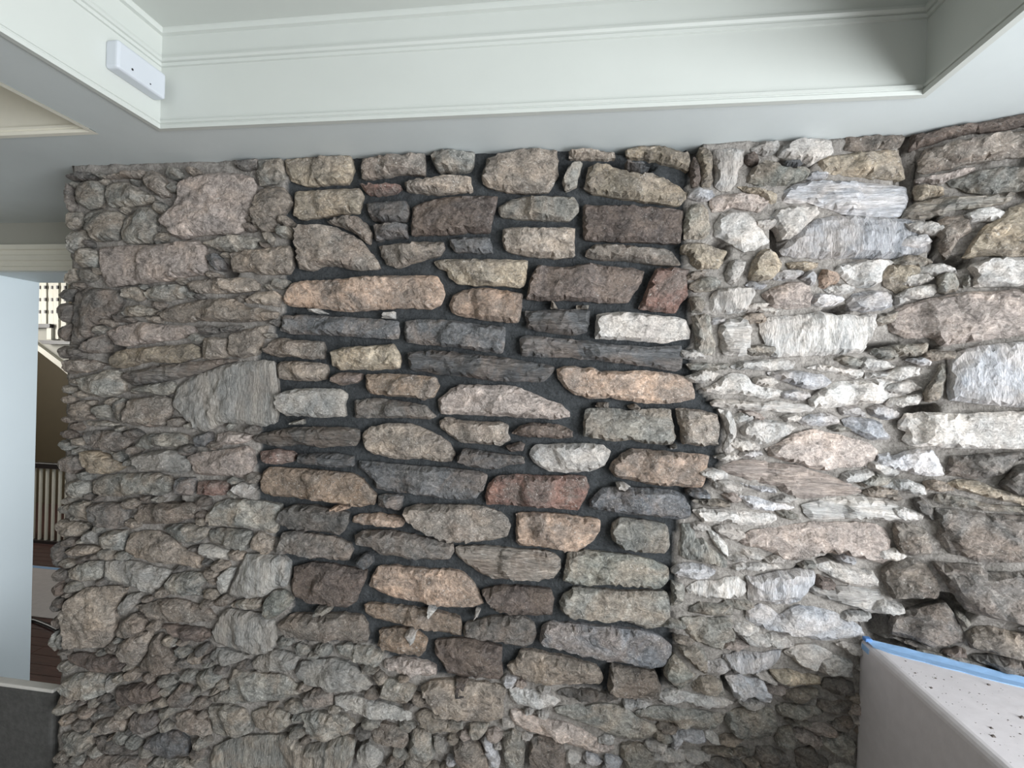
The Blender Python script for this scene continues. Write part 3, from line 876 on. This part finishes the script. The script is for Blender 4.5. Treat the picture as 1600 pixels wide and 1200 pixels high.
w 1142 887 1154 883 1182 883 1195 881 1214 885 1227 892 1201 894 1172 894 1148 894
l 1060 885 1082 881 1107 887 1122 894 1120 900 1107 908 1082 909 1060 906 1049 896
wv 1073 922 1086 913 1107 909 1122 911 1135 906 1154 904 1167 913 1169 928 1163 936 1139 938 1116 939 1094 936 1077 930
lv 1169 904 1191 902 1210 898 1229 894 1257 891 1276 894 1279 904 1270 919 1259 932 1253 943 1238 947 1214 949 1195 943 1171 941 1171 922
w 1279 885 1300 879 1322 885 1351 892 1369 894 1377 909 1377 921 1351 921 1322 915 1304 906 1285 894
B 1281 900 1304 908 1313 917 1304 926 1281 922 1276 913
ws 1300 920 1328 918 1356 922 1379 924 1388 935 1399 948 1394 959 1390 965 1366 961 1338 952 1300 942 1266 926 1272 918
R w 1366 759 1394 749 1422 751 1446 761 1450 774 1431 774 1409 768 1379 764
R b 1352 762 1379 770 1403 774 1416 781 1403 785 1371 776 1356 772
R G 1428 781 1441 778 1459 796 1461 815 1450 811 1431 796
R G 1463 796 1488 796 1525 802 1622 808 1622 882 1562 882 1534 881 1506 871 1488 869 1472 852 1465 834
R g 1465 772 1506 778 1544 789 1622 796 1622 806 1544 800 1488 792 1459 785
R b 1399 817 1422 819 1446 828 1458 849 1459 868 1431 871 1405 866 1398 849 1396 830
R b 1379 890 1403 875 1431 875 1450 886 1465 909 1472 922 1465 939 1431 939 1398 939 1386 924 1377 905
R G 1458 879 1488 882 1534 886 1548 898 1622 894 1622 988 1562 971 1516 961 1497 942 1484 920 1469 899
b 180 1009 201 994 229 990 232 1003 221 1028 206 1046 191 1035 180 1026
b 234 998 244 992 253 1012 270 1031 278 1042 274 1054 248 1056 214 1052 212 1042 225 1024
B 98 1028 116 1024 144 1028 172 1031 191 1042 191 1052 163 1054 135 1050 112 1044 101 1037
g 86 1076 98 1063 116 1056 144 1054 159 1061 161 1084 150 1093 126 1095 107 1093 92 1084
B 176 1080 195 1074 219 1071 242 1069 248 1078 251 1089 232 1099 206 1104 182 1110 174 1099
w 163 1061 176 1061 174 1072 167 1088 163 1078
G 276 1074 289 1076 300 1088 298 1102 285 1112 266 1106 261 1091
d 201 1121 219 1118 242 1119 244 1136 229 1148 210 1148 199 1136
d 223 1159 248 1149 270 1148 287 1161 289 1185 266 1187 244 1178 225 1168
b 270 1121 285 1116 308 1125 324 1136 326 1153 308 1153 285 1144 270 1132
g 90 1153 107 1149 131 1155 139 1168 131 1178 107 1181 94 1170
G 139 1159 154 1155 182 1168 206 1178 195 1185 172 1181 150 1174
b 116 1110 135 1106 146 1114 139 1125 122 1125 114 1119
G 112 1208 131 1187 172 1187 214 1187 232 1189 229 1208
g 251 1191 285 1191 300 1200 296 1208 248 1208
b 144 1132 172 1125 191 1132 188 1148 158 1149 139 1144
g 304 1056 326 1046 341 1061 334 1076 315 1084 304 1069
g 320 1097 335 1089 354 1080 352 1065 361 1050 386 1054 410 1058 432 1058 448 1063 462 1076 466 1088 451 1093 432 1099 395 1102 358 1104 329 1102
l 388 1039 399 1029 423 1020 451 1024 466 1031 457 1041 455 1050 432 1052 404 1054 391 1050
l 457 1052 466 1039 489 1035 517 1033 541 1041 554 1048 568 1063 579 1074 571 1084 545 1084 517 1084 504 1074 479 1072 461 1065
g 522 1014 541 1011 573 1016 596 1026 594 1037 586 1046 564 1041 536 1031 524 1024
g 558 1044 573 1044 588 1052 581 1059 564 1054
w 322 1026 335 1016 361 1022 386 1029 372 1037 348 1042 329 1037
g 320 1110 348 1106 376 1112 384 1129 391 1148 367 1157 329 1153
g 388 1118 404 1112 432 1114 448 1118 451 1136 436 1146 404 1146 393 1140
g 464 1121 489 1118 517 1121 538 1125 552 1138 541 1151 517 1159 489 1159 476 1148 470 1132
gv 329 1172 358 1159 404 1153 451 1155 470 1170 508 1162 536 1155 551 1162 549 1185 545 1208 320 1208
b 575 1148 592 1136 620 1140 635 1153 635 1170 611 1170 582 1166
l 560 1170 573 1166 596 1183 592 1202 560 1204 554 1185
G 470 1088 492 1080 515 1084 517 1106 498 1110 474 1106
w 519 1093 545 1091 579 1099 616 1108 641 1118 641 1131 611 1129 573 1123 536 1114 519 1106
k 588 990 614 986 646 990 664 1005 662 1022 655 1031 627 1028 595 1022 584 1014 588 1001
Wc 631 990 638 986 648 990 648 1001 644 1011 638 1001
G 726 979 768 969 814 968 833 979 839 994 831 1012 818 1018 786 1009 749 1003 721 998 722 984
B 676 1007 696 1003 730 1003 764 1012 784 1018 782 1037 784 1059 779 1069 749 1065 721 1063 696 1058 687 1042 676 1028
t 790 1046 801 1041 812 1022 842 1026 880 1033 918 1042 936 1050 944 1065 938 1076 908 1076 861 1076 824 1071 798 1061
p 597 1037 627 1033 664 1042 678 1050 679 1061 664 1063 627 1058 595 1050
g 591 1082 599 1065 618 1067 636 1074 649 1082 642 1095 632 1104 608 1101 593 1091
t 653 1078 670 1069 689 1067 730 1069 777 1074 790 1082 786 1099 786 1118 782 1129 758 1134 730 1131 702 1127 683 1119 670 1106 661 1091
Dc 709 1065 730 1065 730 1091 711 1095 708 1088
g 646 1121 659 1114 678 1121 696 1132 721 1136 722 1144 711 1151 692 1149 670 1146 651 1134
g 730 1136 764 1136 760 1149 745 1159 732 1153
l 749 1162 758 1153 771 1170 781 1191 777 1208 764 1204 758 1181
b 704 1168 726 1161 745 1168 758 1185 762 1208 730 1208 711 1191
g 782 1151 801 1146 814 1151 820 1172 818 1208 790 1208 784 1178
G 828 1157 852 1155 876 1159 884 1178 884 1208 826 1208 824 1178
w 794 1082 805 1078 833 1084 861 1091 876 1099 865 1108 842 1110 805 1106 796 1093
p 796 1114 814 1118 852 1129 889 1136 921 1151 942 1168 961 1174 951 1183 931 1183 899 1172 861 1159 824 1148 801 1136 796 1125
g 642 1144 659 1144 670 1157 679 1181 664 1208 627 1208 638 1172
l 674 1155 692 1159 696 1178 685 1181 676 1166
l 846 984 859 977 896 981 952 986 1009 992 1037 1001 1052 1014 1052 1031 1039 1048 1018 1052 990 1046 952 1039 915 1029 878 1022 844 1012 842 998
b 954 1046 981 1052 1026 1056 1033 1072 1037 1099 1012 1099 990 1097 968 1089 949 1082 951 1065
e 1044 1037 1056 1026 1072 1042 1091 1061 1080 1072 1065 1084 1050 1071 1037 1058
g 1061 1012 1080 1012 1101 1016 1108 1035 1112 1054 1104 1059 1089 1048 1074 1031 1061 1020
g 1082 1072 1095 1061 1121 1061 1132 1072 1134 1091 1112 1091 1084 1084
w 1061 1091 1069 1086 1102 1091 1140 1097 1149 1104 1121 1110 1088 1108 1065 1101
g 994 1116 1028 1108 1065 1112 1112 1118 1134 1121 1132 1134 1121 1146 1084 1142 1046 1134 1018 1131 996 1125
G 870 1086 881 1080 915 1082 952 1089 968 1097 943 1102 915 1101 887 1095 872 1091
g 866 1112 887 1106 896 1104 915 1110 928 1106 943 1104 971 1108 986 1116 998 1127 1018 1136 1033 1142 1028 1153 1012 1161 986 1161 956 1155 938 1144 911 1136 887 1127 868 1119
l 1050 1148 1072 1148 1069 1162 1059 1176 1050 1172
g 971 1170 999 1168 1024 1178 1037 1185 1028 1208 981 1208 971 1187
lv 1133 1028 1154 1022 1191 1024 1225 1020 1223 1031 1214 1042 1201 1052 1182 1056 1158 1054 1139 1042 1131 1033
l 1135 1061 1158 1058 1172 1065 1191 1063 1202 1078 1212 1091 1208 1101 1191 1102 1178 1089 1163 1097 1150 1095 1144 1080
g 1064 969 1098 968 1126 969 1142 968 1148 973 1146 982 1152 996 1150 1003 1135 1009 1131 1020 1107 1014 1082 1003 1075 992 1066 979
g 1079 952 1098 945 1126 947 1146 941 1150 952 1148 964 1126 966 1094 964 1079 960
l 1169 956 1191 947 1206 952 1219 964 1238 956 1253 949 1276 952 1304 958 1332 971 1351 984 1356 996 1332 1001 1304 1005 1281 1005 1257 998 1229 994 1206 988 1182 981 1167 971
g 1227 1022 1248 1012 1276 1011 1304 1024 1306 1033 1281 1044 1278 1054 1257 1046 1242 1033
y 1206 1054 1238 1052 1266 1058 1287 1063 1287 1074 1266 1076 1238 1074 1219 1072 1210 1061
g 1216 1108 1232 1104 1257 1108 1285 1110 1294 1118 1276 1127 1248 1129 1225 1125 1218 1118
g 1137 1118 1163 1112 1201 1110 1212 1114 1216 1132 1210 1149 1191 1161 1163 1159 1144 1149 1135 1132
w 1100 1148 1115 1146 1126 1159 1138 1168 1119 1166 1100 1159
g 1100 1174 1147 1172 1175 1178 1175 1189 1138 1185 1100 1183
g 1220 1142 1241 1140 1250 1157 1241 1174 1216 1170 1212 1157
g 1282 1159 1306 1148 1329 1153 1344 1172 1334 1191 1306 1185 1288 1174
g 1228 1131 1250 1127 1278 1134 1272 1140 1241 1138
G 1184 1172 1209 1174 1231 1185 1241 1208 1194 1208 1182 1189
g 1284 1035 1310 1028 1336 1037 1336 1058 1310 1061 1282 1054
G 1293 1065 1321 1065 1340 1071 1338 1091 1310 1091 1288 1080
g 1224 1084 1250 1080 1284 1084 1284 1095 1259 1102 1228 1099
G 1284 1099 1310 1099 1338 1102 1336 1121 1302 1121 1280 1110
G 1100 1191 1134 1191 1166 1196 1171 1208 1100 1208
G 1246 1178 1272 1170 1284 1185 1302 1192 1297 1208 1250 1208
G 1310 1125 1336 1125 1332 1148 1306 1144 1295 1132
R G 1389 983 1393 964 1421 957 1456 949 1480 944 1491 959 1508 996 1508 1007 1482 1014 1456 1016 1430 1003 1393 994
R t 1512 994 1525 983 1543 981 1603 994 1625 1001 1625 1037 1571 1029 1538 1022 1517 1016
R G 1393 998 1430 1007 1452 1018 1441 1018 1408 1007
R B 1469 1022 1499 1014 1512 1020 1514 1033 1484 1029
R G 1519 1027 1549 1027 1603 1037 1625 1044 1625 1066 1571 1057 1543 1044 1521 1035
R g 1495 962 1512 966 1519 979 1510 990 1501 977
'''

wall_back = tag(mortar(BACK, X_WALL_L, 0.83, 0.0, Z_SOFFIT + .001, 'wall_back'), 'rubble stone wall of grey and brown stones with a patch of dark mortar', 'stone wall', kind='structure')
wall_right = tag(mortar(RIGHT, -0.02, 1.27, 0.0, (Z_SOFFIT + .001) / UP_R.z, 'wall_right'), 'angled stone wall above the pale hearth block', 'stone wall', kind='structure')


# small filler stones packed into the wide joints of the older masonry
def fillers(face, u0, u1, v0, v1, rmin, count, seed):
    rng = np.random.RandomState(seed)
    Q = np.stack([rng.uniform(u0, u1, count), rng.uniform(v0, v1, count)], 1)
    polys = traced[face is RIGHT]
    best = np.full(count, 9.0)
    for P in polys:
        A = np.array(P); lo, hi = A.min(0) - .08, A.max(0) + .08
        sel = np.where((Q > lo).all(1) & (Q < hi).all(1))[0]
        if len(sel) == 0: continue
        q = Q[sel]; d = seg_dist(P, q)
        B = np.roll(A, -1, 0)
        with np.errstate(divide='ignore', invalid='ignore'):
            cr = ((A[:, 1][None] > q[:, 1:2]) != (B[:, 1][None] > q[:, 1:2])) & (q[:, 0:1] < (B[:, 0] - A[:, 0])[None] * (q[:, 1:2] - A[:, 1][None]) / (B[:, 1] - A[:, 1])[None] + A[:, 0][None])
        d[cr.sum(1) % 2 == 1] = -1
        best[sel] = np.minimum(best[sel], d)
    order = np.argsort(-best)
    acc = []
    for i in order:
        r = best[i]
        if r < rmin: break
        px, py = face.px(*Q[i])
        if px > 1060 and r < .0115: continue
        r = min(r, 0.019)
        if inside(INFILL, px, py) and face is BACK: continue
        if any(((px - hx) / (rx + 5)) ** 2 + ((py - hy) / (ry + 5)) ** 2 < 1 for hx, hy, rx, ry in HOLES): continue
        if all(math.hypot((Q[i][0] - a) / 1.5, Q[i][1] - c) > (r + s) * .80 for a, c, s in acc): acc.append((Q[i][0], Q[i][1], r))
    return acc


traced = {False: [], True: []}

records = []
for k, ln in enumerate(STONES.strip().split('\n')):
    w = ln.split()
    face = BACK
    if w[0] == 'R': face = RIGHT; w = w[1:]
    code = w[0]
    chip = 'c' in code[1:]
    P0 = float(w[1])
    if face is BACK and P0 > 1085 and float(w[2]) < 1060 and code[0] == 'g': code = 'n' + code[1:]  # paler code paints the stronger light on the right into grey stones
    if face is BACK and P0 < 720 and code[0] in 'wl': code = 'm' + code[1:]
    if P0 < 200 and code[0] == 'k': code = 't'
    style = 'v' if 'v' in code[1:] else 's' if 's' in code[1:] else ''
    P = [(float(w[i]), float(w[i + 1])) for i in range(1, len(w), 2)]
    cx, cy = sum(p[0] for p in P) / len(P), sum(p[1] for p in P) / len(P)
    traced[face is RIGHT].append([face.uv(*p) for p in P])
    infill = face is BACK and inside(INFILL, cx, cy)
    if infill and code[0] == 'l': code = 'q' + code[1:]
    if infill and code[0] == 'w': code = 'n' + code[1:]
    org, W, F, area = stone_mesh(face, P, style, 3.1 + k * 1.37, infill, chip)
    records.append((area, face, code[0], style, chip, org, W, F))

frnd = random.Random(5)
for face, box, cnt in ((BACK, (X_WALL_L + .025, 0.78, 0.25, Z_SOFFIT - .035), 26000), (RIGHT, (0.02, 0.36, 0.98, Z_SOFFIT - .02), 4000)):
    for a, c, r in fillers(face, *box, 0.0100 if face is BACK else 0.014, cnt, 3):
        n = frnd.randint(6, 8); ph = frnd.uniform(0, 6.28); tilt = frnd.uniform(-.3, .3)
        P = []
        for i in range(n):
            t = ph + 2 * math.pi * (i + frnd.uniform(-.25, .25)) / n
            x, y = (1.6 if face.px(a, c)[0] < 1000 else 2.5) * r * math.cos(t) * frnd.uniform(.8, 1.1), .98 * r * math.sin(t) * frnd.uniform(.8, 1.1)
            P.append(face.px(a + x - y * tilt, c + y + x * tilt))
        org, W, F, area = stone_mesh(face, P, '', 900.3 + len(records) * 1.7, False, False)
        px, py = face.px(a, c)
        code = frnd.choice('gggGbt' if px < 700 else 'gnnwwlpt')
        records.append((area - 10.0, face, code, '', True, org, W, F))

records.sort(key=lambda r: -r[0])
for face, parent in ((BACK, wall_back), (RIGHT, wall_right)):
    R = [r for r in records if r[1] is face]
    for area, _, code, style, chip, org, W, F in R[:300]:
        o = link('stone', W, F, stone_mat(code, style), parent, org)
        sm = len(F)
        o.data.polygons.foreach_set('use_smooth', [False] * sm)
    rest = R[300:]
    if rest:
        V, FF, mats, mi = [], [], [], []
        for area, _, code, style, chip, org, W, F in rest:
            n = len(V); V += [p + org for p in W]; FF += [tuple(n + i for i in f) for f in F]
            mt = stone_mat(code, style)
            if mt not in mats: mats.append(mt)
            mi += [mats.index(mt)] * len(F)
        o = link('small_stones', V, FF, mats[0], parent)
        for mt in mats[1:]: o.data.materials.append(mt)
        o.data.polygons.foreach_set('material_index', mi)
        o['kind'] = 'stuff'

# ------------------------------------------------------------------ hearth block in the corner
Z_H = EYE - 0.628
X_H = 0.737
base_pts = []
def along_right(s, off, z):
    p = C_BOT + UP_R * ((z - C_BOT.z) / UP_R.z) + DIR_R * s + N_R * off
    return (p.x, p.y)
back_line = [along_right(s, -0.02, Z_H) for s in (0.0, 0.5, 0.95)]
foot = [(X_H, 0.30), (1.40, 0.30), (1.62, back_line[2][1] - .12), back_line[2], back_line[1], back_line[0], (X_H, Y_WALL + 0.02)]
hearth = MB().prism(foot, 0.0, Z_H).build('hearth_block', M_PLASTER)
bv = hearth.modifiers.new('bevel', 'BEVEL'); bv.width = 0.016; bv.segments = 4; bv.limit_method = 'ANGLE'; bv.angle_limit = math.radians(60)
tag(hearth, 'pale plastered hearth block standing in the corner of the stone walls', 'hearth')

# blue masking tape along the back edge of the hearth top
tape = bpy.data.objects.new('masking_tape', None); COL.objects.link(tape); tape.location = (X_H, Y_WALL, Z_H)
tag(tape, 'blue masking tape along the back edge of the pale hearth block', 'tape')
rnd = random.Random(4)
N = 26
ra, rb = [], []
for i in range(N + 1):
    s = 0.85 * i / N
    if i == 0: a0 = (X_H + .004, Y_WALL - .002); b0 = (X_H + .006, Y_WALL - 0.030)
    else:
        a0 = along_right(s, 0.004 + .003 * rnd.random(), Z_H); wdt = 0.040 + .004 * rnd.random()
        b0 = along_right(s, wdt + .004, Z_H)
    ra.append((a0[0] - X_H, a0[1] - Y_WALL, 0.006 + .003 * rnd.random())); rb.append((b0[0] - X_H, b0[1] - Y_WALL, 0.0016 + .0008 * rnd.random()))
mid = [tuple((p + q) / 2 for p, q in zip(u, v)) for u, v in zip(ra, rb)]
mid = [(x, y, 0.0022) for x, y, z in mid]
bot = [(x, y, -0.001) for x, y, z in rb]
MB().loft([bot, rb, mid, ra, [(x, y, -0.001) for x, y, z in ra]]).build('strip', M_TAPE, tape)
MB().box((-0.0015, -0.026, -0.022), (0.0005, 0.002, -0.008)).build('folded_end', M_TAPE, tape, 0.0008)
MB().box((0.000, -0.012, 0.001), (0.016, 0.004, 0.010)).build('curled_end', M_TAPE_DARK, tape, 0.002)

# crumbs of stone and mortar on the hearth top
rnd = random.Random(21)
V, F = [], []
spots = [(1455, 1075, 3), (1478, 1106, 2.5), (1552, 1151, 4), (1549, 1138, 3), (1545, 1070, 3.5), (1597, 1122, 5), (1410, 1048, 2), (1430, 1052, 2.5), (1415, 1033, 2),
         (1462, 1060, 2.5), (1475, 1062, 2), (1487, 1058, 2), (1594, 1147, 2), (1580, 1134, 1.6), (1560, 1115, 1.6), (1575, 1125, 1.4), (1500, 1078, 1.6), (1515, 1082, 1.6), (1530, 1084, 1.6)]
for i in range(150):
    spots.append((rnd.uniform(1395, 1600), 0, rnd.uniform(.5, 1.3)))
for px, py, r in spots:
    if py == 0:
        lo = 1040 + (px - 1395) * .19; hi = 1035 + (px - 1395) * .87
        py = rnd.uniform(lo, max(lo + 1, hi))
    c = on_plane(px, py, (0, 0, Z_H), Vector((0, 0, 1)))
    if c.x < X_H + .02: continue
    r *= 0.0008
    n = len(V)
    for sx, sy, sz in ((-1, -1, 0), (1, -1, 0), (1, 1, 0), (-1, 1, 0), (-.5, -.6, 1), (.6, -.4, .9), (.4, .6, 1), (-.6, .5, .8)):
        V.append((c.x + r * sx * rnd.uniform(.6, 1.6), c.y + r * sy * rnd.uniform(.6, 1.6), Z_H - .0005 + r * 1.1 * sz * rnd.uniform(.6, 1.2)))
    F += [tuple(n + i for i in q) for q in ((0, 3, 2, 1), (4, 5, 6, 7), (0, 1, 5, 4), (1, 2, 6, 5), (2, 3, 7, 6), (3, 0, 4, 7))]
tag(link('stone_debris', V, F, M_DEBRIS), 'scattered crumbs of stone and mortar lying on the hearth top', 'debris', kind='stuff')

# ------------------------------------------------------------------ white box on the ceiling fascia
bx = bpy.data.objects.new('control_box', None); COL.objects.link(bx); bx.location = (TRAY[0], 1.07, EYE + .715)
tag(bx, 'white rectangular plastic box with rounded edges mounted on the ceiling fascia', 'control box')
MB().box((-.002, -0.066, 0.0), (0.034, 0.070, 0.068)).build('housing', M_PLASTIC, bx, 0.007)


def disc(r, n=12): return [(r * math.cos(2 * math.pi * i / n), r * math.sin(2 * math.pi * i / n)) for i in range(n)]


for yy, zz, r in ((-0.028, 0.019, .0026), (0.022, 0.014, .0017)):
    b = MB(); b.prism(disc(r), 0, 0.0015)
    o = b.build('sensor_hole', M_BLACK, bx); o.rotation_euler = (0, math.pi / 2, 0); o.location = (0.0335, yy, zz)

# ------------------------------------------------------------------ low grey block beside the wall end
panel = bpy.data.objects.new('low_panel', None); COL.objects.link(panel); panel.location = (-2.15, 1.39, 0)
tag(panel, 'low dark grey panel with a pale top edge beside the stone wall', 'panel')
ZB = 0.555
MB().box((-0.60, -0.03, 0.0), (0.475, 0.01, ZB - .009)).build('body', M_FABRIC, panel, 0.012)
MB().box((-0.60, -0.026, ZB - .012), (0.47, 0.006, ZB)).build('top_edge', M_STRIP, panel, 0.004)

# ------------------------------------------------------------------ hall seen past the wall end
b = MB()
b.box((-7.0, 4.9, 0), (-0.8, 5.0, 3.2)).box((-7.1, Y_HALL1, 0), (-7.0, 5.0, 3.2)).box((-0.9, Y_HALL1, 0), (-0.8, 4.9, 3.2))
b.box((-7.1, Y_HALL1 - .02, 3.0), (-0.8, 5.0, 3.1)).box((-7.1, Y_HALL0, 0), (ROOM[0], Y_HALL1, 3.0))
tag(b.build('wall_hall_far', M_OLIVE), 'dark olive wall at the back of the hall', 'wall', kind='structure')


def hp(px, py, Y): return on_plane(px, py, (0, Y, 0), Vector((0, 1, 0)))


# low baluster rail standing on the hall floor
YR = 3.80
rail = bpy.data.objects.new('stair_railing', None); COL.objects.link(rail); rail.location = (-4.85, YR, 0)
tag(rail, 'dark handrail on white balusters standing on the hall floor', 'railing')
z_top = EYE - 0.93
MB().box((-0.75, -0.03, z_top), (0.75, 0.03, z_top + .05)).build('handrail', M_DARK, rail, 0.006)
MB().box((-0.75, -0.03, 0.0), (0.75, 0.03, 0.03)).build('bottom_rail', M_DARK, rail)
x_first = hp(53, 790, YR).x + 4.85
sp = (hp(63, 790, YR).x - hp(53, 790, YR).x)
me0 = None
for i in range(-8, 9):
    xx = x_first + i * sp
    if not -0.74 < xx < 0.74: continue
    if me0 is None:
        o = MB().box((-0.008, -0.010, 0.028), (0.008, 0.010, z_top + .002)).build('baluster', M_CREAM, rail); me0 = o.data
    else:
        o = bpy.data.objects.new('baluster', me0); COL.objects.link(o); o.parent = rail
    o.location = (xx, 0, 0)

# staircase rising behind: soffit band, stringer, dark treads and white slotted boards
YS = 4.45
stair = bpy.data.objects.new('staircase', None); COL.objects.link(stair); stair.location = (hp(70, 540, YS).x, YS, 0)
tag(stair, 'staircase with a sloping cream stringer, dark treads and white slotted boards in the hall', 'staircase')
sx0 = stair.location.x


def slab(name, pxs, d0, d1, mat):
    pts = [hp(x, y, YS) for x, y in pxs]
    k = len(pts)
    V = [(p.x - sx0, d0, p.z) for p in pts] + [(p.x - sx0, d1, p.z) for p in pts]
    F = [tuple(range(k)), tuple(reversed(range(k, 2 * k)))] + [(i, k + i, k + (i + 1) % k, (i + 1) % k) for i in range(k)]
    return link(name, V, F, mat, stair)


slab('side_panel', [(0, 490), (0, 478), (80, 512), (80, 496), (130, 496), (130, 594)], .01, .12, M_BEIGE)
slab('stringer', [(0, 499), (0, 489), (54, 532), (100, 566), (130, 590), (130, 602), (96, 573), (54, 541)], -.03, .02, M_CREAM)
slab('tread', [(20, 507), (87, 507), (87, 513), (20, 513)], -.06, .10, M_DARK)
slab('tread', [(69, 532), (130, 534), (130, 539), (76, 538)], -.06, .10, M_DARK)
slab('riser', [(80, 513), (87, 513), (87, 531), (80, 531)], -.045, .02, M_CREAM)
for i, x in enumerate((31, 41, 51, 61, 71, 80, 90, 100)):
    o = slab('board', [(x - 3.6, 380), (x + 4.2, 380), (x + 4.2, 507 if x < 85 else 530), (x - 3.6, 507 if x < 85 else 530)], -.02 + (i % 2) * .012, .02, M_CREAM)
    for y in (447, 466, 485):
        s = slab('slot', [(x + 2.0, y), (x + 4.4, y), (x + 4.4, y + 5), (x + 2.0, y + 5)], -.028 + (i % 2) * .012, -.014 + (i % 2) * .012, M_DARK)
        s.parent = o

# pale sheet and dark cord on the hall floor
p1 = on_plane(40, 884, (0, 0, 0), Vector((0, 0, 1))); p2 = on_plane(60, 966, (0, 0, 0), Vector((0, 0, 1)))
sheet = MB().box((-6.2, p2.y, 0.003), (-2.3, p1.y, 0.010)).build('floor_sheet', M_RUG, None, 0.002)
tag(sheet, 'pale protective sheet lying on the dark hall floor', 'floor sheet')
MB().box((-6.2, p1.y - .04, 0.009), (-2.3, p1.y - .005, 0.0108)).build('tape_edge', M_TAPE, sheet)
pts = [on_plane(x, y, (0, 0, .01), Vector((0, 0, 1))) for x, y in ((25, 976), (36, 971), (45, 969), (55, 971), (66, 975), (78, 980), (90, 986))]
rings = []
for i, p in enumerate(pts):
    t = (pts[min(i + 1, len(pts) - 1)] - pts[max(i - 1, 0)]).normalized(); s = Vector((-t.y, t.x, 0))
    rings.append([p + s * .012 * math.cos(a) + Vector((0, 0, .012 * math.sin(a) + .004)) for a in [2 * math.pi * k / 8 for k in range(9)]])
tag(MB().loft(rings).build('cable', M_BLACK, smooth=True), 'dark cable lying across the edge of the pale floor sheet', 'cable')
